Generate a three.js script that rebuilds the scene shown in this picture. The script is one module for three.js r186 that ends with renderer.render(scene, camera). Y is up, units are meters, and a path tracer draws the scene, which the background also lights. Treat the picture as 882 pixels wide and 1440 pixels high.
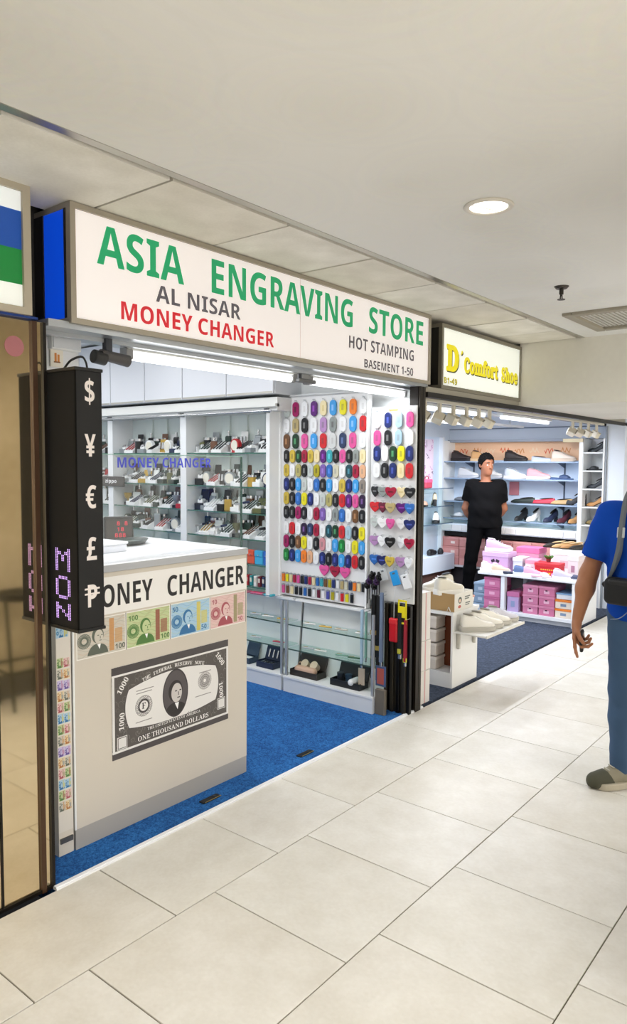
import * as THREE from 'three';
import { RoundedBoxGeometry } from 'three/addons/geometries/RoundedBoxGeometry.js';
import { mergeGeometries } from 'three/addons/utils/BufferGeometryUtils.js';
import { RectAreaLightUniformsLib } from 'three/addons/lights/RectAreaLightUniformsLib.js';

// ---------- camera, exposure, sky ----------
RectAreaLightUniformsLib.init();
const scene = new THREE.Scene();
scene.background = new THREE.Color(0x202020);
const camera = new THREE.PerspectiveCamera(2 * Math.atan(720 / 1030.1) * 180 / Math.PI, 882 / 1440, 0.05, 60);
{
  const pitch = 0.0674, yaw = 0.6788, roll = 0.0069;
  const r0 = new THREE.Vector3(Math.sin(yaw), 0, Math.cos(yaw));
  const f = new THREE.Vector3(Math.cos(yaw) * Math.cos(pitch), -Math.sin(pitch), -Math.sin(yaw) * Math.cos(pitch));
  const u0 = new THREE.Vector3().crossVectors(r0, f);
  const r = r0.clone().multiplyScalar(Math.cos(roll)).addScaledVector(u0, Math.sin(roll));
  const u = u0.clone().multiplyScalar(Math.cos(roll)).addScaledVector(r0, -Math.sin(roll));
  camera.position.set(0, 1.5764, 0);
  camera.quaternion.setFromRotationMatrix(new THREE.Matrix4().makeBasis(r, u, f.clone().negate()));
}
const renderer = new THREE.WebGLRenderer({ antialias: true });
renderer.toneMapping = THREE.LinearToneMapping;
renderer.toneMappingExposure = 0.92;
renderer.shadowMap.enabled = true;

// the light each kind of fitting gives (candela, or nits for the tubes and panels)
const DOWNLIGHT = 2.3, HALL = 20.5, TUBE = 27, SHOP_PANEL = 13, SHOE_TUBE = 104, SPOT = 3.0;

// ---------- helpers ----------
let seed = 7;
const rnd = () => { seed = (seed * 1664525 + 1013904223) >>> 0; return seed / 4294967296; };
const rr = (a, b) => a + (b - a) * rnd();
const used = {};
function numbered(n) { const k = used[n] = (used[n] ?? -1) + 1; return k ? n + '_' + String(k).padStart(3, '0') : n; }
const mats = {};
function M(c, rough = 0.6, o = {}) {
  const k = c + '|' + rough + '|' + JSON.stringify(o);
  if (!mats[k]) { mats[k] = new (o.transmission !== undefined || o.specularIntensity !== undefined || o.clearcoat !== undefined || o.sheen !== undefined ? THREE.MeshPhysicalMaterial : THREE.MeshStandardMaterial)({ color: c, roughness: rough, ...o }); }
  return mats[k];
}
const glow = (c, i) => M('#ffffff', 0.5, { emissive: new THREE.Color(c).getHex(), emissiveIntensity: i });
function sh(m) { m.castShadow = true; m.receiveShadow = true; return m; }
function tag(o, label, category, group) { o.userData.label = label; o.userData.category = category; if (group) o.userData.group = group; return o; }
function thing(name, label, category, pos = [0, 0, 0], turn = 0, group) {
  const o = new THREE.Group(); o.name = numbered(name); scene.add(o);
  o.position.set(...pos); o.rotation.y = turn; return tag(o, label, category, group);
}
function part(name, geo, mat, parent, pos, rot, label) {
  const m = sh(new THREE.Mesh(geo, mat)); m.name = parent === scene ? numbered(name) : name;
  if (pos) m.position.set(...pos); if (rot) m.rotation.set(...rot);
  if (label) m.userData.label = label; parent.add(m); return m;
}
function solo(name, label, category, geo, mat, pos, rot, group) { return tag(part(name, geo, mat, scene, pos, rot), label, category, group); }
const geos = {};
function memo(k, f) { return geos[k] ?? (geos[k] = f()); }
const bx = (w, h, d) => memo(`b${w},${h},${d}`, () => new THREE.BoxGeometry(w, h, d));
const rb = (w, h, d, r = 0.004, s = 2) => memo(`r${w},${h},${d},${r},${s}`, () => new RoundedBoxGeometry(w, h, d, s, r));
const cyl = (a, b, h, n = 20) => memo(`c${a},${b},${h},${n}`, () => new THREE.CylinderGeometry(a, b, h, n));
// a box given by its corners, with uv in metres
function span(x0, x1, y0, y1, z0, z1, uvm) {
  const w = x1 - x0, h = y1 - y0, d = z1 - z0, g = new THREE.BoxGeometry(w, h, d);
  if (uvm) { const uv = g.attributes.uv, S = [[d, h], [d, h], [w, d], [w, d], [w, h], [w, h]]; for (let i = 0; i < 24; i++) { const s = S[i >> 2]; uv.setXY(i, uv.getX(i) * s[0], uv.getY(i) * s[1]); } }
  return g.translate((x0 + x1) / 2, (y0 + y1) / 2, (z0 + z1) / 2);
}
function struct(name, geo, mat) { const m = sh(new THREE.Mesh(geo, mat)); m.name = name; m.userData.kind = 'structure'; scene.add(m); return m; }
function structGroup(name) { const g = new THREE.Group(); g.name = name; g.userData.kind = 'structure'; scene.add(g); return g; }
const merge = (...g) => mergeGeometries(g.map((x) => (x.index ? x.toNonIndexed() : x)));
const T = (g, x, y, z, rx = 0, ry = 0, rz = 0) => { const m = new THREE.Matrix4().makeRotationFromEuler(new THREE.Euler(rx, ry, rz)).setPosition(x, y, z); return g.clone().applyMatrix4(m); };
function canvasTex(w, h, draw) {
  const c = document.createElement('canvas'); c.width = w; c.height = h; const x = c.getContext('2d'); draw(x, w, h);
  const t = new THREE.CanvasTexture(c); t.colorSpace = THREE.SRGBColorSpace; t.magFilter = THREE.LinearFilter; t.anisotropy = 8; return t;
}
// text fitted to a box: left edge, baseline, width and cap height in pixels
function put(x, s, left, base, width, cap, color, font = 'bold', family = 'sans-serif', shear = 0, heavy = 0) {
  x.save(); x.font = `${font} 100px ${family}`; const m = x.measureText(s); const w = m.width;
  x.translate(left, base); x.transform(1, 0, -shear, 1, 0, 0); x.scale(width / w, cap / 72); x.fillStyle = color; x.fillText(s, 0, 0); if (heavy) { x.lineWidth = heavy; x.lineJoin = 'round'; x.strokeStyle = color; x.strokeText(s, 0, 0); } x.restore();
}
function smoothNoise(n, sd) { // periodic value noise n x n
  let s = sd; const r = () => { s = (s * 1664525 + 1013904223) >>> 0; return s / 4294967296; };
  const g = Array.from({ length: n * n }, r);
  return (u, v) => { u = ((u % 1) + 1) % 1 * n; v = ((v % 1) + 1) % 1 * n; const i = Math.floor(u), j = Math.floor(v), a = u - i, b = v - j, f = (t) => t * t * (3 - 2 * t), A = f(a), B = f(b);
    const q = (p, k) => g[((k % n) * n) + (p % n)]; return (q(i, j) * (1 - A) + q(i + 1, j) * A) * (1 - B) + (q(i, j + 1) * (1 - A) + q(i + 1, j + 1) * A) * B; };
}
function noiseTex(w, base, amp, scales, sd, rep) {
  const ns = scales.map(([n, k], i) => [smoothNoise(n, sd + i * 77), k]);
  const d = new Uint8Array(w * w * 4);
  for (let j = 0; j < w; j++) for (let i = 0; i < w; i++) {
    let v = 0; for (const [f, k] of ns) v += (f(i / w, j / w) - 0.5) * k;
    for (let c = 0; c < 3; c++) d[(j * w + i) * 4 + c] = Math.max(0, Math.min(255, base[c] + v * amp[c])); d[(j * w + i) * 4 + 3] = 255;
  }
  const t = new THREE.DataTexture(d, w, w); t.wrapS = t.wrapT = THREE.RepeatWrapping; t.magFilter = THREE.LinearFilter; t.colorSpace = THREE.SRGBColorSpace; t.needsUpdate = true;
  if (rep) t.repeat.set(rep, rep); return t;
}
const texMat = (t, rough = 0.6, o = {}) => new THREE.MeshStandardMaterial({ map: t, roughness: rough, ...o });
function rectLight(x, y, z, w, h, i, look, color = 0xffffff) { const l = new THREE.RectAreaLight(color, i, w, h); l.position.set(x, y, z); l.lookAt(...look); scene.add(l); return l; }
const ORD = ['first', 'second', 'third', 'fourth', 'fifth', 'sixth', 'seventh', 'eighth', 'ninth', 'tenth', 'eleventh', 'twelfth', 'thirteenth', 'fourteenth', 'fifteenth', 'sixteenth', 'seventeenth', 'eighteenth', 'nineteenth', 'twentieth', 'twenty-first', 'twenty-second'];

const white = M('#eceeee', 0.45), whiteGloss = M('#f0f1f1', 0.25), chrome = M('#c8c8c8', 0.25, { metalness: 1 }), alu = M('#b9b6ae', 0.4, { metalness: 0.9 }), black = M('#0b0b0c', 0.5), darkBronze = M('#1c1713', 0.4, { metalness: 0.5 });
const glassMat = new THREE.MeshPhysicalMaterial({ color: '#ffffff', roughness: 0.02, transmission: 1, thickness: 0, ior: 1.45 });
const glassEdge = M('#5d8a7c', 0.2), shelfGlass = new THREE.MeshPhysicalMaterial({ color: '#eef8f4', roughness: 0.05, transmission: 1, thickness: 0, ior: 1.45 });
// ---------- setting: corridor ----------
{
  // floor: laid cream porcelain tiles, recessed joints
  const fl = structGroup('floor');
  part('grout_bed', span(-3.2, 11.5, -0.08, -0.0045, -2.36, 4.6), M('#77705f', 0.9), fl);
  const bases = [[226, 222, 212], [223, 218, 207], [228, 224, 215]];
  const tm = bases.map((b, i) => texMat(noiseTex(256, b, [9, 10, 12], [[5, 1], [13, 0.7], [60, 0.55], [128, 0.35]], 11 + i * 31), 0.42));
  part('hall_slab', span(-3.2, 11.5, -0.0045, 0, 2.3, 4.6), tm[1], fl); part('hall_slab', span(4.3, 11.5, -0.0045, 0, -0.1, 2.3), tm[1], fl);
  const W = 0.533, J = 0.0022, rows = [[-2.358, -1.902, 0.013], [-1.902, -1.302, 0.195], [-1.302, -0.702, 0.38], [-0.702, -0.1, 0.035], [-0.1, 0.5, 0.21], [0.5, 1.1, 0.4], [1.1, 1.7, 0.1], [1.7, 2.3, 0.3]];
  const g0 = {};
  rows.forEach(([z0, z1, off], ri) => {
    const D = z1 - z0;
    const g = g0[D.toFixed(3)] ?? (g0[D.toFixed(3)] = [0, 1, 2].map((k) => {
      const q = new RoundedBoxGeometry(W - 2 * J, 0.02, D - 2 * J, 1, 0.0015), uv = q.attributes.uv;
      for (let i = 0; i < uv.count; i++) uv.setXY(i, uv.getX(i) * 0.8 + k * 0.37, uv.getY(i) * 0.8 + k * 0.21); return q; }));
    for (let k = -6; k < (ri < 4 ? 21 : 8); k++) part('tile', g[(k * 7 + ri * 5 + 60) % 3], tm[(k * 5 + ri * 3 + 60) % 3], fl, [off + (k + 0.5) * W, -0.01 + ((k * 13 + ri * 7 + 90) % 5) * 0.00015, (z0 + z1) / 2]);
  });
  // corridor ceiling
  const cm = texMat(noiseTex(512, [206, 204, 193], [13, 13, 14], [[3, 1], [7, 0.8], [19, 0.5], [128, 0.2]], 401), 0.85);
  const stain = canvasTex(1024, 1024, (x, w) => {
    x.fillStyle = '#e7e6e2'; x.fillRect(0, 0, w, w);
    for (let i = 0; i < 260; i++) { const a = rnd() * w, b = rnd() * w, r = rr(20, 120); const g = x.createRadialGradient(a, b, 0, a, b, r); const t = rnd() < 0.5 ? '212,209,198' : '232,230,224'; g.addColorStop(0, `rgba(${t},0.16)`); g.addColorStop(1, `rgba(${t},0)`); x.fillStyle = g; x.fillRect(a - r, b - r, 2 * r, 2 * r); }
    for (let i = 0; i < 26; i++) { const a = 560 + rr(-70, 110), b = 600 + rr(-40, 40), r = rr(12, 40); const g = x.createRadialGradient(a, b, 0, a, b, r); g.addColorStop(0, 'rgba(150,142,126,0.22)'); g.addColorStop(1, 'rgba(150,142,126,0)'); x.fillStyle = g; x.fillRect(a - r, b - r, 2 * r, 2 * r); }
  });
  stain.wrapS = stain.wrapT = THREE.RepeatWrapping; stain.repeat.set(0.28, 0.28);
  struct('ceiling', span(-3.2, 5.45, 2.5, 2.62, -1.87, 4.6, true), texMat(stain, 0.9));
  struct('ceiling_far', span(7.5, 11.5, 2.5, 2.62, -2.36, 4.6, true), texMat(stain, 0.9));
  // the tiled strip between the ceiling and the shop signs
  const strip = structGroup('ceiling_strip');
  part('backing', span(-3.2, 5.45, 2.54, 2.62, -2.6, -1.87), M('#5d594f', 0.9), strip);
  const cx = [-2.47, -1.885, -1.3, -0.715, -0.13, 0.455, 1.04, 1.629, 2.218, 2.797, 3.378, 3.955, 4.535, 5.06, 5.448];
  const cmat = [0, 1].map((i) => texMat(noiseTex(256, i ? [230, 225, 213] : [233, 229, 219], [18, 18, 20], [[4, 1], [9, 0.6], [90, 0.3]], 91 + i * 9), 0.9));
  for (let i = 0; i + 1 < cx.length; i++) part('ceiling_tile', bx(+(cx[i + 1] - cx[i] - 0.013).toFixed(3), 0.02, 0.588), cmat[i % 2], strip, [(cx[i] + cx[i + 1]) / 2, 2.508 + (i % 3) * 0.0008, -2.219]);
  const trim = structGroup('trim_1');
  part('profile', span(-3.2, 5.45, 2.498, 2.51, -1.9, -1.866), M('#b5b2aa', 0.28, { metalness: 0.85 }), trim);
  part('shadow_gap', span(-3.2, 5.45, 2.512, 2.53, -1.93, -1.9), M('#2a2721', 0.8), trim);
  // the beam that drops across the corridor
  struct('beam', span(5.45, 7.5, 2.022, 2.62, -2.36, 4.6, true), texMat(noiseTex(256, [222, 218, 206], [10, 10, 11], [[3, 1], [40, 0.3]], 55), 0.9));
  // walls that close the corridor behind and beside the camera
  const beige = texMat(noiseTex(256, [216, 203, 176], [16, 17, 20], [[4, 1], [30, 0.6]], 5), 0.8);
  struct('wall_front', span(2.1, 3.2, 0, 2.62, -0.2, 0.3, true), beige);
  struct('baseboard_front', span(2.09, 3.21, 0, 0.165, -0.21, 0.31), M('#6f6a60', 0.5));
  const pale = texMat(noiseTex(256, [236, 234, 229], [10, 10, 12], [[4, 1], [30, 0.6]], 6), 0.8);
  struct('wall_back', span(-3.3, 11.6, 0, 2.62, 4.6, 4.7, true), pale);
  struct('wall_left', span(-3.3, -3.2, 0, 2.62, -2.5, 4.7), pale);
  struct('wall_right', span(11.5, 11.6, 0, 2.62, -5, 4.7), pale);
  // mall structure above and behind the signs
  struct('wall_fascia', span(-3.2, 11.5, 2.07, 2.62, -2.62, -2.58), M('#2a2724', 0.8));
  struct('wall_left_shop', span(-3.2, 1.2, 0, 2.62, -2.6, -2.4), M('#8a8172', 0.8));
}
{
  const e = thing('junction_box', 'white junction box on the shop wall above the LED sign', 'box', [1.63, 2.03, -2.56]); part('box', rb(0.13, 0.055, 0.03, 0.005), white, e); part('cover', rb(0.12, 0.045, 0.006, 0.003), M('#dfe2e6', 0.4), e, [0, 0, 0.017]);
  const nt = canvasTex(64, 80, (x) => { x.fillStyle = '#efe9dc'; x.fillRect(0, 0, 64, 80); x.fillStyle = '#d98a3f'; x.fillRect(18, 18, 12, 40); x.fillRect(34, 24, 12, 34); x.fillStyle = '#8a5a34'; x.fillRect(14, 58, 36, 6); });
  const q = thing('wall_notice', 'small cream notice with orange figures on the shop wall above the LED sign', 'notice', [1.597, 1.972, -2.566]); part('plate', rb(0.055, 0.07, 0.008, 0.002), M('#efe9dc', 0.5), q); part('print', T(new THREE.PlaneGeometry(0.05, 0.064), 0, 0, 0.0045), texMat(nt, 0.6), q);
  struct('wall_shop_return', span(1.44, 1.7, 1.9, 2.06, -2.6, -2.575), M('#e6e8ea', 0.6));
}
// round recessed downlights
function downlight(x, z, label) {
  const t = thing('downlight', label, 'ceiling light', [x, 2.5, z], 0, 'round corridor downlights');
  const ring = new THREE.TorusGeometry(0.078, 0.011, 10, 40).rotateX(Math.PI / 2).scale(1, 0.6, 1);
  part('trim_ring', ring, M('#dcd6cb', 0.4), t, [0, -0.003, 0]);
  part('lamp', cyl(0.07, 0.07, 0.004, 32), glow('#fff6e6', 2.6), t, [0, -0.002, 0]);
  part('crossbar', rb(0.13, 0.003, 0.004, 0.001, 1), M('#e9e4da', 0.4), t, [0, -0.006, -0.012], [0, -0.35, 0]);
  const l = new THREE.SpotLight(0xfffdf8, DOWNLIGHT, 0, 1.45, 0.5); l.position.set(x, 2.485, z); l.target.position.set(x, 0, z); l.castShadow = true; l.shadow.radius = 3.5; scene.add(l, l.target);
}
[[2.49, -1.21, 'round recessed downlight glowing in the plain corridor ceiling above the tiled walkway'], [0.45, -1.21, 'round downlight overhead in front of the neighbouring shop sign'], [-1.6, -1.21, 'round downlight at the near end of the corridor ceiling'], [4.62, -1.0, 'round downlight next to the air vent before the beam'], [0.45, 1.4, 'round downlight in the side passage behind the viewer'], [9, -1.21, 'round downlight in the higher ceiling past the beam']].forEach((a) => downlight(...a));
// light panels in the open hall behind the viewer
[[-1.6, 3.3, 'first ceiling panel light in the hall behind the viewer, by the end wall'], [0.8, 3.3, 'second ceiling panel light in the hall behind the viewer'], [4.2, 3.4, 'third ceiling panel light in the hall, beyond the beige column'], [2.6, 3.6, 'fourth ceiling panel light in the hall, close to the rear wall'], [8.8, 2.4, 'ceiling panel light in the hall past the beam']].forEach(([x, z, l]) => {
  const t = thing('hall_panel_light', l, 'ceiling light', [x, 2.5, z], 0, 'hall ceiling panels');
  part('tray', rb(1.24, 0.03, 1.24, 0.006, 1), white, t, [0, -0.012, 0]); part('diffuser', bx(1.16, 0.006, 1.16), glow('#fdfdff', 1.2), t, [0, -0.029, 0]);
  rectLight(x, 2.46, z, 1.16, 1.16, HALL, [x, 0, z], 0xfdfdff);
});
{
  // sprinkler head
  const t = thing('fire_sprinkler', 'small dark fire sprinkler head hanging from the ceiling near the air vent', 'sprinkler', [3.83, 2.5, -1.44]);
  part('escutcheon', cyl(0.038, 0.028, 0.012, 24), M('#4a4640', 0.4, { metalness: 0.6 }), t, [0, -0.006, 0]);
  part('pipe', cyl(0.011, 0.011, 0.03, 12), M('#3a3630', 0.4, { metalness: 0.6 }), t, [0, -0.026, 0]);
  for (const s of [-1, 1]) part('frame_arm', T(rb(0.004, 0.03, 0.006, 0.001, 1), s * 0.01, 0, 0, 0, 0, s * 0.25), M('#3a3630', 0.4, { metalness: 0.6 }), t, [0, -0.05, 0]);
  part('deflector', cyl(0.02, 0.02, 0.003, 16), M('#3a3630', 0.4, { metalness: 0.6 }), t, [0, -0.067, 0]);
  // air vent
  const v = thing('air_vent', 'square ceiling air vent with angled slats beside the beam', 'vent', [4.84, 2.5, -1.36]);
  const fm = M('#9d9686', 0.6), o = 0.3;
  for (const [x, z, w, d] of [[0, -o, 0.66, 0.06], [0, o, 0.66, 0.06], [-o, 0, 0.06, 0.54], [o, 0, 0.06, 0.54]]) part('frame_side', rb(w, 0.022, d, 0.006, 1), fm, v, [x, -0.008, z]);
  for (let i = 0; i < 20; i++) part('slat', bx(0.54, 0.003, 0.03), M('#a39d8e', 0.6), v, [0, 0.0, -0.2565 + i * 0.027], [0.45, 0, 0]);
  part('duct_plate', bx(0.54, 0.004, 0.54), M('#3f3b34', 0.8), v, [0, 0.022, 0]);
}
{
  // bronze mirror cladding on the column between the shops
  const col = structGroup('column');
  const rough = new THREE.MeshStandardMaterial({ color: '#e6d4b2', metalness: 1, roughness: 0.055 });
  part('core', span(-0.4, 1.436, 0, 2.06, -2.6, -2.395), M('#2a221b', 0.7), col);
  part('mirror_panel', span(0.5, 1.236, 0.012, 2.06, -2.395, -2.385, true), rough, col);
  part('mirror_panel', span(1.246, 1.386, 0.012, 2.06, -2.395, -2.385, true), rough, col);
  part('mirror_panel', span(1.404, 1.428, 0.012, 2.06, -2.395, -2.385, true), rough, col);
  part('edge_profile', span(1.237, 1.245, 0, 2.06, -2.395, -2.381), darkBronze, col);
  part('edge_profile', span(1.386, 1.404, 0, 2.06, -2.395, -2.374), M('#4a3220', 0.35, { metalness: 0.4 }), col);
  part('edge_profile', span(1.428, 1.44, 0, 2.06, -2.4, -2.376), darkBronze, col);
  part('kick_strip', span(0.5, 1.43, 0, 0.012, -2.395, -2.378), darkBronze, col);
  solo('round_sticker', 'faded pink round sticker near the top of the bronze mirror column', 'sticker', cyl(0.035, 0.035, 0.001, 28), M('#a86a6e', 0.7), [1.325, 1.965, -2.3845], [Math.PI / 2, 0, 0]);
  // stool standing out of view, seen in the mirror
  const s = thing('bar_stool', 'dark metal bar stool, seen only as a reflection in the mirror column', 'stool', [2.45, 0, -0.4], 0.1);
  const lm = M('#4a4a3c', 0.4, { metalness: 0.5 });
  part('seat', cyl(0.16, 0.17, 0.04, 28), M('#2b2a26', 0.6), s, [0, 0.72, 0]);
  for (const [a, b] of [[-1, -1], [1, -1], [-1, 1], [1, 1]]) { const g = cyl(0.012, 0.012, 0.72, 10); part('leg', T(g, a * 0.15, 0.36, b * 0.15, b * 0.1, 0, -a * 0.1), lm, s); }
  for (const [x, z, w, d] of [[0, -0.165, 0.33, 0.016], [0, 0.165, 0.33, 0.016], [-0.165, 0, 0.016, 0.33], [0.165, 0, 0.016, 0.33]]) part('footrest_bar', rb(w, 0.016, d, 0.004, 1), lm, s, [x, 0.26, z]);
}
// ---------- setting: engraving shop shell ----------
{
  const wm = M('#e9ecec', 0.7);
  const carpet = texMat(noiseTex(512, [22, 90, 156], [30, 40, 50], [[90, 0.6], [256, 1.3], [17, 0.3]], 900, 1), 1);
  struct('floor_carpet', span(1.44, 4.0, -0.08, 0.004, -6, -2.366, true), carpet);
  struct('wall_shop_left', span(1.36, 1.44, 0, 2.62, -6, -2.58), wm);
  struct('wall_shop_back', span(1.36, 4.12, 0, 2.62, -6.1, -6), wm);
  struct('wall_shop_right', span(4.0, 4.04, 0, 2.58, -6, -2.42), wm);
  struct('ceiling_shop', span(1.36, 4.12, 2.56, 2.62, -6, -2.58), M('#f0f1f0', 0.8));
  solo('threshold_strip', 'long thin white aluminium strip edging the blue carpet', 'strip', merge(span(1.43, 4.06, -0.002, 0.007, -2.376, -2.352), span(1.43, 4.06, 0.004, 0.012, -2.372, -2.356)), M('#f4f5f7', 0.4));
  for (const [x, l] of [[2.288, 'black floor spring cover in the carpet just before the counter'], [2.984, 'black floor spring cover in the open stretch of carpet']]) {
    const p = thing('floor_spring_plate', l, 'door fitting', [x, 0.004, -2.455]);
    part('plate', rb(0.11, 0.006, 0.032, 0.002, 1), M('#15171a', 0.35, { metalness: 0.5 }), p, [0, 0.003, 0]); part('spindle_cap', cyl(0.009, 0.009, 0.003, 16), M('#55585c', 0.3, { metalness: 1 }), p, [0.025, 0.007, 0]); part('gold_lip', bx(0.1, 0.002, 0.004), M('#b9a56a', 0.3, { metalness: 0.8 }), p, [0.004, 0.006, 0.018]);
  }
  // aluminium soffit under the sign, where the tubes hang
  struct('trim_2', merge(span(1.44, 4.06, 2.05, 2.075, -2.6, -2.36), span(1.44, 4.06, 2.035, 2.05, -2.47, -2.44)), M('#b7bcc2', 0.3, { metalness: 0.7 }));
}
function tubeLight(x0, x1, y, z, label) {
  const t = thing('fluorescent_tube', label, 'light', [(x0 + x1) / 2, y, z], 0, 'tubes under the big sign'), L = x1 - x0;
  part('batten', rb(L, 0.025, 0.05, 0.005, 1), white, t, [0, 0.024, 0]);
  part('tube', T(cyl(0.017, 0.017, L - 0.06, 18), 0, 0, 0, 0, 0, Math.PI / 2), glow('#fdfeff', 3.2), t, [0, -0.008, 0]);
  for (const s of [-1, 1]) part('end_socket', rb(0.035, 0.05, 0.05, 0.006, 1), M('#8d8d8d', 0.5), t, [s * (L / 2 - 0.015), 0.0, 0]);
  rectLight((x0 + x1) / 2, y - 0.03, z, L, 0.05, TUBE, [(x0 + x1) / 2, y - 1, z], 0xf7fbff);
}
tubeLight(1.86, 2.93, 2.015, -2.5, 'lit white fluorescent tube nearest the LED sign under the big shop sign');
tubeLight(3.03, 4.02, 2.015, -2.5, 'lit white fluorescent tube over the key fob boards under the big shop sign');
{
  const b = thing('tube_bracket', 'small grey metal bracket where the two tubes meet under the sign', 'bracket', [2.98, 2.03, -2.47]);
  part('plate', rb(0.07, 0.06, 0.03, 0.006), M('#8e8f90', 0.4, { metalness: 0.6 }), b); part('arm', rb(0.14, 0.02, 0.03, 0.005), M('#6f7071', 0.4, { metalness: 0.6 }), b, [0, -0.03, 0.01]); part('clip', rb(0.03, 0.04, 0.03, 0.006), M('#3d3d3e', 0.5), b, [-0.03, 0.03, 0.012]);
  const c = thing('security_camera', 'dark compact camera on a swivel under the sign above the LED box', 'camera', [1.74, 2.05, -2.44]);
  part('mount', rb(0.03, 0.07, 0.03, 0.005), M('#33353b', 0.5), c, [0, -0.03, 0]); part('body', T(cyl(0.02, 0.024, 0.13, 18), 0, 0, 0, 0, 0, Math.PI / 2 - 0.1), M('#4a4747', 0.5), c, [0.025, -0.07, 0.01]); part('hood', T(cyl(0.026, 0.026, 0.05, 18), 0, 0, 0, 0, 0, Math.PI / 2 - 0.1), M('#252424', 0.5), c, [-0.045, -0.077, 0.01]);
}
// ceiling panels inside the engraving shop
[[-3.15, 'flat white ceiling light panel nearest the shop entrance'], [-4.2, 'flat white ceiling light panel halfway into the engraving shop'], [-5.3, 'flat white ceiling light panel deepest in the engraving shop']].forEach(([z, l]) => {
  const t = thing('ceiling_panel_light', l, 'light', [2.6, 2.56, z], 0, 'ceiling panels in the engraving shop');
  part('tray', rb(1.24, 0.03, 0.34, 0.006, 1), white, t, [0, -0.012, 0]); part('diffuser', bx(1.18, 0.006, 0.28), glow('#ffffff', 1.4), t, [0, -0.029, 0]);
  rectLight(2.6, 2.515, z, 1.18, 0.28, SHOP_PANEL, [2.6, 0, z]);
});
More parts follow.
